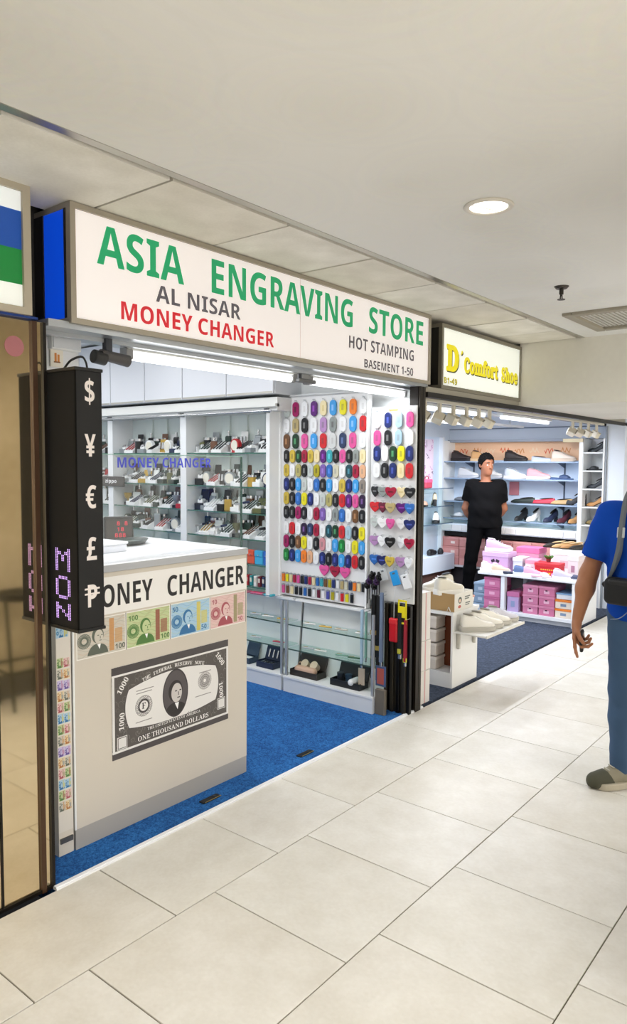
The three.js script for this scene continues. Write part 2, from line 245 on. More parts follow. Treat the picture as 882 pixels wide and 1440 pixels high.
// ---------- signs ----------
{
  const X0 = 1.542, X1 = 4.052, Y0 = 2.088, Y1 = 2.478, W = 2000, H = 312, S = W / (X1 - X0);
  const face = canvasTex(W, H, (x) => {
    x.fillStyle = '#efe9e8'; x.fillRect(0, 0, W, H);
    const t = (s, a, b, y, top, c, f, fam) => put(x, s, (a - X0) * S, (Y1 - y) * S, (b - a) * S, (top - y) * S, c, f, fam);
    t('ASIA', 1.64, 2.06, 2.305, 2.45, '#1f9c66'); t('ENGRAVING', 2.198, 3.262, 2.302, 2.447, '#1f9c66'); t('STORE', 3.392, 4.0, 2.3, 2.444, '#1f9c66');
    t('AL NISAR', 1.913, 2.391, 2.212, 2.279, '#57545a'); t('MONEY CHANGER', 1.736, 2.615, 2.117, 2.185, '#c8202c');
    t('HOT STAMPING', 3.207, 3.89, 2.193, 2.258, '#57545a'); t('BASEMENT 1-50', 3.354, 3.88, 2.103, 2.15, '#4a474d');
    x.fillStyle = 'rgba(120,112,108,0.55)'; x.fillRect((2.806 - X0) * S, 0, 3, H);
  });
  const fm = new THREE.MeshStandardMaterial({ map: face, emissiveMap: face, emissive: 0xffffff, emissiveIntensity: 0.38, roughness: 0.35 });
  const frame = M('#a79f90', 0.45, { metalness: 0.35 });
  const s = thing('shop_sign', 'long white lightbox sign in green, grey and red letters of the engraving store', 'sign', [0, 0, 0]);
  part('housing', span(1.535, 4.06, 2.08, 2.488, -2.575, -2.362), M('#3c372f', 0.7), s);
  part('face_panel', T(new THREE.PlaneGeometry(X1 - X0, Y1 - Y0), (X0 + X1) / 2, (Y0 + Y1) / 2, -2.357), fm, s);
  part('frame_rail', span(1.522, 4.066, 2.476, 2.496, -2.58, -2.345), frame, s); part('frame_rail', span(1.522, 4.066, 2.07, 2.09, -2.58, -2.345), frame, s);
  part('frame_rail', span(1.522, 1.544, 2.09, 2.476, -2.372, -2.345), frame, s); part('frame_rail', span(4.05, 4.066, 2.09, 2.476, -2.58, -2.345), frame, s);
  part('frame_rail', span(1.52, 1.535, 2.09, 2.476, -2.58, -2.52), M('#26221e', 0.6), s); part('frame_rail', span(1.52, 1.535, 2.09, 2.476, -2.385, -2.372), M('#26221e', 0.6), s);
  part('side_panel', span(1.525, 1.531, 2.09, 2.476, -2.52, -2.385), M('#0e50c8', 0.3, { emissive: 0x0a4ae0, emissiveIntensity: 0.6 }), s, null, null, 'bright blue end panel');
  // left neighbour sign
  const st = canvasTex(256, 256, (x) => { for (const [a, b, c] of [[0, 44, '#e9eef0'], [44, 128, '#12489c'], [128, 205, '#0f7a35'], [205, 256, '#eef1ec']]) { x.fillStyle = c; x.fillRect(0, a, 256, b - a); } });
  const n = thing('neighbour_sign', 'lightbox sign with white, blue and green stripes next to the mirror column', 'sign', [0, 0, 0]);
  part('housing', span(-0.2, 1.355, 2.075, 2.485, -2.56, -2.36), M('#4a443b', 0.7), n);
  part('striped_face', T(new THREE.PlaneGeometry(1.53, 0.385), 0.577, 2.285, -2.355), new THREE.MeshStandardMaterial({ map: st, emissiveMap: st, emissive: 0xffffff, emissiveIntensity: 0.3, roughness: 0.35 }), n);
  const nf = M('#b3aa98', 0.45, { metalness: 0.3 });
  part('frame_rail', span(-0.21, 1.37, 2.476, 2.498, -2.56, -2.343), nf, n); part('frame_rail', span(-0.21, 1.37, 2.07, 2.094, -2.56, -2.343), nf, n); part('frame_rail', span(1.342, 1.37, 2.094, 2.476, -2.56, -2.343), nf, n);
  part('bottom_tray', span(-0.21, 1.4, 2.062, 2.07, -2.6, -2.36), M('#1d3f88', 0.35, { metalness: 0.3 }), n);
  // D' Comfort Shoe
  const A0 = 4.228, A1 = 5.438, B0 = 2.08, B1 = 2.452, V = 1200, h = 369, Q = V / (A1 - A0);
  const df = canvasTex(V, h, (x) => {
    x.fillStyle = '#eef2ea'; x.fillRect(0, 0, V, h);
    const t = (s, a, b, y, top, c, dx = 0, dy = 0, fam = 'serif', f = 'bold italic') => put(x, s, (a - A0) * Q + dx, (B1 - y) * Q + dy, (b - a) * Q, (top - y) * Q, c, f, fam, 0, fam === 'serif' ? 9 : 0);
    for (const [c, dx, dy] of [['#3a3a18', 8, 8], ['#4a4a18', 4, 4], ['#e3d313', 0, 0]]) { t('D', 4.29, 4.46, 2.19, 2.345, c, dx, dy, 'serif', 'bold'); t('\u2019', 4.475, 4.5, 2.28, 2.33, c, dx, dy); t('Comfort', 4.53, 5.06, 2.197, 2.292, c, dx, dy, 'serif', 'bold'); t('Shoe', 5.12, 5.41, 2.19, 2.285, c, dx, dy, 'serif', 'bold'); }
    t('B1-49', 4.253, 4.44, 2.1, 2.138, '#33330f', 3, 3, 'sans-serif', 'bold'); t('B1-49', 4.253, 4.44, 2.1, 2.138, '#b9ad14', 0, 0, 'sans-serif', 'bold');
  });
  const d = thing('shoe_shop_sign', 'smaller white lightbox sign with yellow lettering above the shoe shop', 'sign', [0, 0, 0]);
  const dfr = M('#8a8578', 0.4, { metalness: 0.5 });
  part('housing', span(4.215, 5.446, 2.072, 2.46, -2.575, -2.362), M('#171512', 0.7), d);
  part('face_panel', T(new THREE.PlaneGeometry(A1 - A0, B1 - B0), (A0 + A1) / 2, (B0 + B1) / 2, -2.357), new THREE.MeshStandardMaterial({ map: df, emissiveMap: df, emissive: 0xffffff, emissiveIntensity: 0.46, roughness: 0.35 }), d);
  part('frame_rail', span(4.205, 5.448, 2.45, 2.474, -2.58, -2.345), dfr, d); part('frame_rail', span(4.205, 5.448, 2.058, 2.082, -2.58, -2.345), dfr, d);
  part('frame_rail', span(4.205, 4.229, 2.082, 2.45, -2.37, -2.345), dfr, d); part('frame_rail', span(5.436, 5.448, 2.082, 2.45, -2.37, -2.345), dfr, d);
  const pq = canvasTex(64, 160, (x) => { x.fillStyle = '#d9b99a'; x.fillRect(0, 0, 64, 160); x.fillStyle = '#8a4a33'; x.beginPath(); x.ellipse(32, 80, 13, 28, 0, 0, 7); x.fill(); x.fillStyle = '#a07a4a'; x.fillRect(8, 12, 48, 12); x.fillStyle = '#7d2f2a'; x.fillRect(14, 132, 36, 10); });
  const pl = thing('wall_plaque', 'small peach plaque with a brown emblem squeezed between the two shop signs', 'plaque', [4.14, 2.24, -2.56]);
  part('board', rb(0.13, 0.26, 0.02, 0.004), M('#c4a486', 0.6), pl); part('print', T(new THREE.PlaneGeometry(0.12, 0.25), 0, 0, 0.0106), texMat(pq, 0.5), pl);
}
// ---------- LED sign box ----------
{
  const t = thing('led_sign', 'tall black LED box with currency symbols jutting out from the mirror column', 'sign', [0, 0, 0]);
  part('case', rb(0.105, 0.915, 0.183, 0.004), M('#050506', 0.6, { specularIntensity: 0.3 }), t, [1.4925, 1.4375, -2.2925]);
  for (const y of [0.985, 1.89]) part('end_frame', rb(0.112, 0.012, 0.187, 0.003), M('#0a0a0b', 0.5), t, [1.4925, y, -2.2915]);
  const sym = canvasTex(128, 1088, (x, w, h) => {
    x.fillStyle = '#050506'; x.fillRect(0, 0, w, h); x.textAlign = 'center'; x.fillStyle = '#d8cfc9'; x.strokeStyle = '#d8cfc9';
    const g = (s, y, cap, hasFont = true) => { x.save(); x.translate(66, y); x.scale(0.78, 1); x.font = `bold ${cap / 0.72}px sans-serif`; x.fillText(s, 0, 0); x.restore(); };
    g('$', 130, 98); g('\u00a5', 355, 96); g('\u20ac', 575, 98); g('\u00a3', 797, 98);
    // peso sign: P with two bars
    g('P', 1000, 98); x.lineWidth = 8; for (const y of [920, 942]) { x.beginPath(); x.moveTo(28, y); x.lineTo(106, y); x.stroke(); }
  });
  part('symbol_face', T(new THREE.PlaneGeometry(0.1, 0.89), 1.4925, 1.4375, -2.2005), texMat(sym, 0.7, { emissive: 0xffffff, emissiveMap: sym, emissiveIntensity: 0.12 }), t);
  const led = (on) => canvasTex(256, 1536, (x, w, h) => {
    x.fillStyle = on ? '#000000' : '#040405'; x.fillRect(0, 0, w, h); const c = 8; // dot pitch
    const G = { M: ['10001', '11011', '10101', '10101', '10001', '10001', '10001'], O: ['01110', '10001', '10001', '10001', '10001', '10001', '01110'], N: ['10001', '11001', '10101', '10011', '10001', '00000', '00000'] };
    if (!on) { x.fillStyle = '#0b0b0e'; for (let j = 6; j < h; j += 12) for (let i = 6; i < w; i += 12) { x.beginPath(); x.arc(i, j, 3, 0, 7); x.fill(); } return; }
    [['M', 1062], ['O', 1232], ['N', 1398]].forEach(([ch, y0]) => G[ch].forEach((row, j) => { for (let i = 0; i < 5; i++) if (row[i] === '1') for (let a = 0; a < 2; a++) for (let b = 0; b < 2; b++) { const px = 62 + (i * 2 + a) * 14, py = y0 + (j * 2 + b) * 10; if (py > 1520) continue; const g = x.createRadialGradient(px, py, 0, px, py, 6.5); g.addColorStop(0, '#ffffff'); g.addColorStop(0.45, '#e6b8ff'); g.addColorStop(1, '#2c0a50'); x.fillStyle = g; x.beginPath(); x.arc(px, py, 6.5, 0, 7); x.fill(); } }));
  });
  part('led_matrix', T(new THREE.PlaneGeometry(0.17, 0.89), 1.4395, 1.4375, -2.2925, 0, -Math.PI / 2, 0), new THREE.MeshStandardMaterial({ map: led(false), emissiveMap: led(true), emissive: 0xffffff, emissiveIntensity: 1.5, roughness: 0.8 }), t, null, null, 'lit dot-matrix face scrolling stacked letters');
  const curve = new THREE.CatmullRomCurve3([[1.46, 1.897, -2.3], [1.47, 1.925, -2.27], [1.5, 1.938, -2.25], [1.515, 1.92, -2.25], [1.52, 1.897, -2.25]].map((p) => new THREE.Vector3(...p)));
  part('cable', new THREE.TubeGeometry(curve, 20, 0.004, 6), black, t);
}
// ---------- banknote prints ----------
const rosette = (x, cx, cy, r, c, lw = 1) => { x.strokeStyle = c; x.lineWidth = lw; for (let k = 0; k < 12; k++) { x.beginPath(); x.ellipse(cx, cy, r, r * 0.42, k * Math.PI / 12, 0, 7); x.stroke(); } };
function portrait(x, cx, cy, s, tone, hair) {
  x.fillStyle = hair; x.beginPath(); x.ellipse(cx, cy - s * 0.14, s * 0.25, s * 0.3, 0, 0, 7); x.fill();
  x.fillStyle = tone; x.beginPath(); x.ellipse(cx + s * 0.04, cy - s * 0.08, s * 0.19, s * 0.27, 0, 0, 7); x.fill();
  x.fillStyle = hair; x.beginPath(); x.moveTo(cx - s * 0.45, cy + s * 0.58); x.quadraticCurveTo(cx - s * 0.36, cy + s * 0.2, cx - s * 0.06, cy + s * 0.18); x.lineTo(cx + s * 0.14, cy + s * 0.2); x.quadraticCurveTo(cx + s * 0.4, cy + s * 0.26, cx + s * 0.44, cy + s * 0.58); x.fill();
  x.fillStyle = hair; for (const d of [-0.02, 0.14]) { x.fillRect(cx + s * d, cy - s * 0.15, s * 0.07, s * 0.03); } x.fillRect(cx + s * 0.06, cy + s * 0.05, s * 0.1, s * 0.025); x.fillRect(cx + s * 0.09, cy - s * 0.1, s * 0.025, s * 0.1);
  x.fillStyle = '#ffffff'; x.beginPath(); x.moveTo(cx - s * 0.03, cy + s * 0.2); x.lineTo(cx + s * 0.12, cy + s * 0.2); x.lineTo(cx + s * 0.07, cy + s * 0.4); x.fill();
}
const NOTES = [['#cfc9bd', '#5d6459', '#c98a4a', '100'], ['#c3cf9c', '#4f7a3d', '#8a3f34', '100'], ['#a9cbe2', '#2f6fa5', '#e2c64a', '50'], ['#e3c3bf', '#a8505a', '#8d8a5a', '10'], ['#e6d2a6', '#b0703a', '#6a7f9a', '20'], ['#c9bfe0', '#5d4b96', '#b06a90', '5']];
function noteArt(x, X, Y, w, h, k) {
  const [bg, a, b, n] = NOTES[k % NOTES.length]; x.save(); x.beginPath(); x.rect(X, Y, w, h); x.clip(); x.fillStyle = bg; x.fillRect(X, Y, w, h);
  for (let i = 0; i < 14; i++) { x.globalAlpha = 0.16; x.strokeStyle = i % 2 ? a : b; x.lineWidth = h * 0.02; x.beginPath(); for (let q = 0; q <= 20; q++) x.lineTo(X + w * q / 20, Y + h * (i / 14) + Math.sin(q * 0.8 + i) * h * 0.05); x.stroke(); } x.globalAlpha = 1;
  x.fillStyle = b; x.globalAlpha = 0.75; x.fillRect(X + w * 0.66, Y + h * 0.05, w * 0.1, h * 0.9); x.globalAlpha = 0.55; x.fillRect(X + w * 0.78, Y + h * 0.35, w * 0.16, h * 0.4); x.globalAlpha = 1;
  rosette(x, X + w * 0.14, Y + h * 0.55, h * 0.2, a, h * 0.012); portrait(x, X + w * 0.42, Y + h * 0.55, h * 0.72, bg, a);
  x.fillStyle = a; x.font = `bold ${h * 0.2}px sans-serif`; x.fillText(n, X + w * 0.03, Y + h * 0.24); x.fillText(n, X + w * 0.78, Y + h * 0.94);
  x.restore();
}
// ---------- counter ----------
{
  const t = thing('counter', 'grey-beige money changer counter with white top and a large banknote picture', 'counter', [0, 0, 0]);
  const body = M('#d3cbbe', 0.5);
  part('carcass', span(1.635, 2.615, 0.085, 1.12, -3.34, -2.545), body, t);
  part('base_panel', span(1.633, 2.618, 0.0, 0.088, -3.34, -2.54), M('#a9a59f', 0.45), t);
  part('front_panel', span(1.632, 2.62, 0.088, 1.118, -2.546, -2.54), body, t);
  part('corner_trim', span(1.629, 1.636, 0.088, 1.118, -2.545, -2.537), white, t);
  part('top_slab', T(rb(0.99, 0.03, 0.82, 0.006), 2.126, 1.136, -2.945), M('#eff1f3', 0.3), t);
  part('slab_edge', span(1.629, 2.623, 1.12, 1.149, -2.5375, -2.533), M('#b4b6ba', 0.4), t);
  const lt = canvasTex(1024, 176, (x, w, h) => { x.fillStyle = '#f2f0ed'; x.fillRect(0, 0, w, h); put(x, 'MONEY', 34, 142, 376, 104, '#1d1b1c'); put(x, 'CHANGER', 490, 142, 515, 104, '#1d1b1c'); });
  part('lettering_panel', T(new THREE.PlaneGeometry(0.978, 0.155), 2.128, 1.022, -2.5392), texMat(lt, 0.45), t);
  const strip = canvasTex(1320, 224, (x) => { for (let i = 0; i < 4; i++) { x.fillStyle = '#f3f0ea'; x.fillRect(i * 330, 0, 326, 224); noteArt(x, i * 330 + 5, 5, 316, 214, i); } });
  part('banknote_strip', T(new THREE.PlaneGeometry(0.965, 0.158), 2.13, 0.858, -2.5392), texMat(strip, 0.4), t, null, null, 'strip of four large coloured banknote pictures');
  // the framed black-and-white thousand note
  const note = canvasTex(1360, 796, (x, w, h) => {
    x.fillStyle = '#e6e4e2'; x.fillRect(0, 0, w, h); x.fillStyle = '#4c4748'; x.fillRect(0, 0, w, 66); x.fillRect(0, h - 52, w, 52);
    x.fillStyle = '#57524f'; x.fillRect(24, 84, w - 48, h - 156);
    for (let i = 0; i < 420; i++) { x.strokeStyle = `rgba(225,222,218,${rr(0.15, 0.5)})`; x.lineWidth = 2; x.beginPath(); x.arc(rr(24, w - 24), rr(84, h - 76), rr(6, 26), rr(0, 6), rr(6, 8)); x.stroke(); }
    x.fillStyle = '#e9e7e5'; x.beginPath(); x.moveTo(170, 220); x.quadraticCurveTo(680, 80, 1190, 220); x.quadraticCurveTo(1270, 380, 1190, 560); x.quadraticCurveTo(680, 660, 170, 560); x.quadraticCurveTo(90, 380, 170, 220); x.fill();
    x.strokeStyle = '#3f3a3b'; x.lineWidth = 5; x.stroke();
    x.fillStyle = '#efedeb'; x.font = 'bold 44px serif'; const arc = 'THE FEDERAL RESERVE NOTE'; for (let i = 0; i < arc.length; i++) { const u = i / (arc.length - 1), a = 330 + u * 700; x.save(); x.translate(a, 168 - 52 * (1 - (2 * u - 1) ** 2)); x.rotate((2 * u - 1) * 0.22); x.fillText(arc[i], -14, 14); x.restore(); }
    rosette(x, 330, 400, 92, '#4a4546', 3); x.fillStyle = '#3f3a3b'; x.beginPath(); x.arc(330, 400, 62, 0, 7); x.fill(); x.fillStyle = '#e9e7e5'; x.beginPath(); x.arc(330, 400, 46, 0, 7); x.fill(); x.fillStyle = '#2f2a2b'; x.font = 'bold 74px serif'; x.textAlign = 'center'; x.fillText('F', 330, 426);
    rosette(x, 1050, 340, 84, '#7d7878', 3); x.strokeStyle = '#7d7878'; x.lineWidth = 6; x.beginPath(); x.arc(1050, 340, 58, 0, 7); x.stroke(); rosette(x, 1050, 340, 44, '#8a8585', 2);
    x.fillStyle = '#3a3536'; x.beginPath(); x.ellipse(690, 372, 150, 222, 0, 0, 7); x.fill(); x.save(); x.beginPath(); x.ellipse(690, 372, 138, 208, 0, 0, 7); x.clip(); x.fillStyle = '#565052'; x.fillRect(500, 120, 400, 520); portrait(x, 690, 400, 330, '#cfcac7', '#2c2728'); x.restore();
    for (const [a, b, r] of [[110, 170, -0.95], [1250, 170, 0.95], [96, 480, -1.5], [1264, 480, 1.5]]) { x.save(); x.translate(a, b); x.rotate(r); x.fillStyle = '#f0eeec'; x.font = 'bold 70px serif'; x.fillText('1000', 0, 24); x.restore(); }
    for (const [a, b] of [[46, 610], [1214, 560]]) { x.fillStyle = '#e3e1df'; x.fillRect(a, b, 104, 110); x.strokeStyle = '#3f3a3b'; x.lineWidth = 6; x.strokeRect(a + 10, b + 10, 84, 90); }
    for (const [a, b, l] of [[250, 250, 190], [250, 275, 170], [930, 470, 200], [980, 250, 150], [240, 530, 180]]) { x.fillStyle = '#8d8888'; x.fillRect(a, b, l, 7); }
    x.fillStyle = '#f2f0ee'; x.strokeStyle = '#2c2728'; x.lineWidth = 9; x.font = 'bold 50px serif'; for (const [s, y, f] of [['THE UNITED STATES OF AMERICA', 632, 36], ['ONE THOUSAND DOLLARS', 706, 62]]) { x.font = `bold ${f}px serif`; x.strokeText(s, 680, y); x.fillText(s, 680, y); }
    x.textAlign = 'left';
  });
  part('banknote_picture', T(new THREE.BoxGeometry(0.675, 0.395, 0.003), 2.149, 0.5145, -2.538), texMat(note, 0.45), t, null, null, 'large black and white thousand note picture with dark bars');
  // post beside the counter papered with notes
  const ps = canvasTex(128, 1280, (x) => { x.fillStyle = '#ded8ce'; x.fillRect(0, 0, 128, 1280); for (let i = 0; i < 3; i++) noteArt(x, 0, 6 + i * 62, 108, 58, [3, 1, 2][i]); for (let i = 0; i < 14; i++) { noteArt(x, 4, 300 + i * 62, 56, 56, (i * 5 + 1) % 6); noteArt(x, 62, 304 + i * 62, 52, 52, (i * 7 + 3) % 6); } });
  const p = thing('note_post', 'narrow cream post covered with small banknote pictures beside the counter', 'post', [0, 0, 0]);
  part('post', span(1.56, 1.626, 0.0, 1.118, -2.62, -2.545), M('#d8d0c2', 0.5), p); part('banknote_sheet', T(new THREE.PlaneGeometry(0.064, 0.92), 1.593, 0.56, -2.5442), texMat(ps, 0.4), p); part('lower_clip', span(1.565, 1.62, 0.055, 0.075, -2.545, -2.538), M('#4c4c4e', 0.4), p);
  // glass screen with blue lettering
  const g = thing('glass_screen', 'clear glass screen with blue letters standing on the counter top', 'glass screen', [0, 0, 0]);
  part('pane', span(1.66, 2.612, 1.151, 1.603, -2.578, -2.57), glassMat, g);
  part('polished_edge', span(2.612, 2.618, 1.151, 1.603, -2.579, -2.569), M('#2f5147', 0.15), g); part('polished_edge', span(1.66, 2.618, 1.603, 1.606, -2.579, -2.569), M('#8fb5a6', 0.15), g);
  const gt = canvasTex(1024, 128, (x) => { put(x, 'MONEY CHANGER', 6, 104, 1010, 82, '#4a52c8'); });
  part('lettering', T(new THREE.PlaneGeometry(0.545, 0.068), 2.138, 1.571, -2.5685), new THREE.MeshStandardMaterial({ map: gt, transparent: true, roughness: 0.5 }), g);
  // counter items
  const r = thing('rate_display', 'black boxy rate display with red digits at the back of the counter', 'display', [2.37, 1.151, -3.25], -0.5);
  part('case', rb(0.15, 0.13, 0.08, 0.008), M('#1a1b1c', 0.4), r, [0, 0.065, 0], [-0.15, 0, 0]);
  const rd = canvasTex(128, 128, (x) => { x.fillStyle = '#2a2623'; x.fillRect(0, 0, 128, 128); x.fillStyle = '#d8203a'; x.font = 'bold 34px monospace'; x.fillText('8 8', 52, 38); x.fillText('18', 52, 76); x.fillText('888', 40, 114); });
  part('digit_panel', T(new THREE.PlaneGeometry(0.125, 0.105), 0, 0.067, 0.0415, -0.15, 0, 0), texMat(rd, 0.35, { emissive: 0xffffff, emissiveMap: rd, emissiveIntensity: 0.4 }), r);
  const c = thing('counter_tray', 'low dark grey oval tray lying on the counter behind the glass', 'tray', [2.33, 1.151, -3.08], 0.5);
  part('dish', new THREE.LatheGeometry([[0.0, 0.004], [0.1, 0.004], [0.125, 0.026], [0.118, 0.026], [0.095, 0.01], [0, 0.01]].map((a) => new THREE.Vector2(...a)), 36).scale(1, 1, 0.6), M('#3c4744', 0.4), c); part('rubber_mat', cyl(0.09, 0.09, 0.003, 30).clone().scale(1, 1, 0.6), M('#6f7a76', 0.7), c, [0, 0.0115, 0]);
  const k = thing('cash_box', 'low white box on the counter close behind the LED sign', 'box', [1.98, 1.151, -2.96], 0.05);
  part('box', rb(0.3, 0.035, 0.22, 0.005), M('#e4e7ee', 0.4), k, [0, 0.0175, 0]); part('lid', rb(0.31, 0.012, 0.23, 0.004), M('#f1f3f6', 0.35), k, [0, 0.041, 0]);
}
// ---------- engraving shop: long merchandise wall ----------
{
  const doorM = M('#dddfe4', 0.35), carc = M('#d7dade', 0.5);
  const zs = [-3.34, -3.792, -4.263, -4.71, -5.156, -5.6, -5.98];
  for (let i = 0; i < 6; i++) {
    const z0 = zs[i + 1], z1 = zs[i], t = thing('wall_cupboard', `white wall cupboard above the glass shelves, ${ORD[i]} from the key fob board`, 'cupboard', [3.7, 2.03, (z0 + z1) / 2], 0, 'row of white wall cupboards');
    const w = +(z1 - z0).toFixed(3);
    part('carcass', rb(0.28, 0.5, w - 0.002, 0.003, 1), carc, t, [0.16, 0.26, 0]);
    const d = part('door', rb(0.018, 0.5, w - 0.008, 0.003, 1), doorM, t, [0.009, 0.26, 0]); part('finger_edge', bx(0.006, 0.014, +(w - 0.02).toFixed(3)), alu, d, [-0.008, -0.24, 0]);
  }
  struct('trim_3', merge(span(3.74, 3.99, 1.93, 2.02, -5.98, -3.34), span(3.72, 3.76, 1.955, 1.975, -5.98, -3.34)), M('#dfe0dd', 0.5));
  const rod = thing('hanging_rail', 'slim steel rail running below the white wall cupboards', 'rail', [3.7, 1.925, 0]);
  part('rod', T(cyl(0.008, 0.008, 2.6, 12), 0, 0, -4.66, Math.PI / 2, 0, 0), chrome, rod);
  for (const z of [-3.42, -4.3, -5.2]) part('bracket', T(rb(0.05, 0.03, 0.018, 0.003), 0.025, 0.005, z), M('#77797a', 0.4, { metalness: 0.6 }), rod);
  // glass-shelved bays
  const SY = [1.64, 1.395, 1.205, 1.02, 0.84, 0.68];
  const bays = [[-4.305, -3.475, 'near'], [-5.235, -4.375, 'middle'], [-5.955, -5.305, 'far']];
  const backM = M('#e6efeb', 0.35);
  for (const [z0, z1, nm] of bays) {
    const t = thing('display_bay', `glass-shelved wall display bay with white uprights, the ${nm} one behind the counter`, 'shelving', [0, 0, 0], 0, 'display bays behind the counter'), zc = (z0 + z1) / 2, L = +(z1 - z0).toFixed(3);
    part('back_panel', span(3.985, 3.998, 0.63, 1.93, z0, z1), backM, t);
    for (const z of [z0 - 0.018, z1 + 0.018]) part('upright', span(3.775, 3.998, 0.63, 1.93, z - 0.017, z + 0.017), M('#eef0f0', 0.4), t);
    for (const f of [0.28, 0.5]) part('rear_strip', span(3.968, 3.984, 0.63, 1.93, z0 + f * L - 0.045, z0 + f * L + 0.045), M('#e2ece8', 0.4), t);
    for (const y of SY) { const s = part('glass_shelf', bx(0.2, 0.008, L - 0.004), shelfGlass, t, [3.885, y, zc]); part('front_edge', bx(0.004, 0.009, L - 0.004), M('#3f6b5e', 0.25), s, [-0.102, 0, 0]); }
  }
  // small goods: each kind built with its parts
  const COLS = [['black', '#131416'], ['white', '#eef0ef'], ['silver grey', '#9aa0a3'], ['dark green', '#23372f'], ['brown', '#6b4630'], ['navy', '#1d2b4d'], ['pink', '#d98a9c'], ['gold', '#c3a04b'], ['red', '#b4232c'], ['olive', '#5f6238']];
  const makers = {
    pen_stand(t, c) { const w = white; part('ramp', memo('ramp', () => { const s = new THREE.Shape([[0, 0], [0.12, 0], [0.12, 0.085], [0.112, 0.085], [0, 0.02]].map((p) => new THREE.Vector2(...p))); const g = new THREE.ExtrudeGeometry(s, { depth: 0.095, bevelEnabled: false }); return g.translate(-0.06, 0, -0.0475); }), w, t); for (const z of [-0.028, 0, 0.028]) part('pen', memo('penr', () => cyl(0.0045, 0.003, 0.12, 8).clone().rotateZ(Math.PI / 2 + 0.5)), c, t, [-0.002, 0.06, z]); },
    watch_box(t, c) { part('box', rb(0.085, 0.035, 0.08, 0.004, 1), c, t, [0.0, 0.0175, 0]); part('lid', rb(0.012, 0.075, 0.08, 0.004, 1), c, t, [0.044, 0.07, 0], [0, 0, -0.2]); part('cushion', rb(0.05, 0.03, 0.05, 0.01), white, t, [0, 0.042, 0]); part('dial', memo('dial', () => cyl(0.017, 0.017, 0.008, 16).clone().rotateZ(0.7)), chrome, t, [-0.014, 0.062, 0]); },
    table_clock(t, c) { part('case', memo('clk', () => cyl(0.05, 0.05, 0.03, 28).clone().rotateZ(Math.PI / 2)), c, t, [0, 0.055, 0]); part('face', memo('clkf', () => cyl(0.038, 0.038, 0.004, 28).clone().rotateZ(Math.PI / 2)), M('#e7e3d4', 0.5), t, [-0.017, 0.055, 0]); part('foot', rb(0.04, 0.012, 0.06, 0.003, 1), c, t, [0, 0.006, 0]); },
    hip_flask(t, c) { part('body', rb(0.022, 0.09, 0.065, 0.01), c, t, [0, 0.045, 0]); part('neck', cyl(0.008, 0.009, 0.016, 12), chrome, t, [0, 0.097, 0]); part('cap', cyl(0.011, 0.011, 0.012, 12), chrome, t, [0, 0.11, 0]); },
    lighter_card(t, c) { part('backing_card', rb(0.006, 0.11, 0.07, 0.002, 1), c, t, [0.012, 0.056, 0], [0, 0, -0.12]); for (const z of [-0.018, 0.018]) part('lighter', rb(0.012, 0.052, 0.022, 0.003, 1), chrome, t, [-0.004, 0.06, z], [0, 0, -0.12]); part('foot', rb(0.05, 0.006, 0.06, 0.002, 1), white, t, [0.01, 0.003, 0]); },
    knife_rest(t, c) { part('rest', memo('rest', () => merge(T(bx(0.02, 0.05, 0.01), 0, 0.025, -0.035), T(bx(0.02, 0.065, 0.01), 0, 0.0325, 0.035), T(bx(0.05, 0.006, 0.09), 0, 0.003, 0))), white, t); part('handle', memo('khand', () => rb(0.014, 0.018, 0.06, 0.005).clone().rotateX(-0.2)), c, t, [0, 0.074, 0.03]); part('blade', memo('kbl', () => bx(0.003, 0.014, 0.07).clone().rotateX(-0.2)), chrome, t, [0, 0.061, -0.032]); },
    trophy(t, c) { part('cup', memo('cup', () => new THREE.LatheGeometry([[0.004, 0.03], [0.008, 0.045], [0.026, 0.06], [0.034, 0.1], [0.031, 0.1], [0.022, 0.062], [0, 0.055]].map((a) => new THREE.Vector2(...a)), 18)), c, t); part('stem', cyl(0.006, 0.01, 0.03, 12), c, t, [0, 0.03, 0]); part('plinth', rb(0.05, 0.022, 0.05, 0.003, 1), black, t, [0, 0.011, 0]); },
    gift_tin(t, c) { part('tin', cyl(0.033, 0.033, 0.07, 22), c, t, [0, 0.035, 0]); part('lid', cyl(0.035, 0.035, 0.014, 22), chrome, t, [0, 0.076, 0]); },
  };
  const say = { pen_stand: 'white pen ramp with PEN pens', watch_box: 'PEN open watch box', table_clock: 'round PEN table clock', hip_flask: 'PEN hip flask', lighter_card: 'PEN card of two lighters', knife_rest: 'pocket knife with PEN handle', trophy: 'small PEN trophy cup', gift_tin: 'round PEN gift tin' };
  const cat = { pen_stand: 'pen stand', watch_box: 'watch box', table_clock: 'clock', hip_flask: 'flask', lighter_card: 'lighters', knife_rest: 'knife', trophy: 'trophy', gift_tin: 'tin' };
  const SN = ['top', 'second', 'third', 'fourth', 'fifth', 'lowest'];
  const kinds = Object.keys(makers);
  const proto = {};
  function good(kind, ci, pos, turn, label) {
    const key = kind + ci; const [cn, cc] = COLS[ci]; const lab = label.replace('PEN', cn);
    if (!proto[key]) { const t = thing(kind, lab, cat[kind], pos, turn, 'small goods on the glass shelves'); makers[kind](t, M(cc, 0.4, ci === 2 || ci === 7 ? { metalness: 0.5 } : {})); proto[key] = t; return t; }
    const c = proto[key].clone(); c.name = numbered(kind); scene.add(c); c.position.set(...pos); c.rotation.y = turn; c.userData = { ...proto[key].userData, label: lab }; return c;
  }
  const order = [[0, 5, 1, 0, 2, 5, 0, 3], [2, 1, 7, 0, 1, 2, 4, 0], [1, 1, 0, 5, 1, 3, 1, 0], [0, 5, 0, 1, 6, 0, 5, 1]];
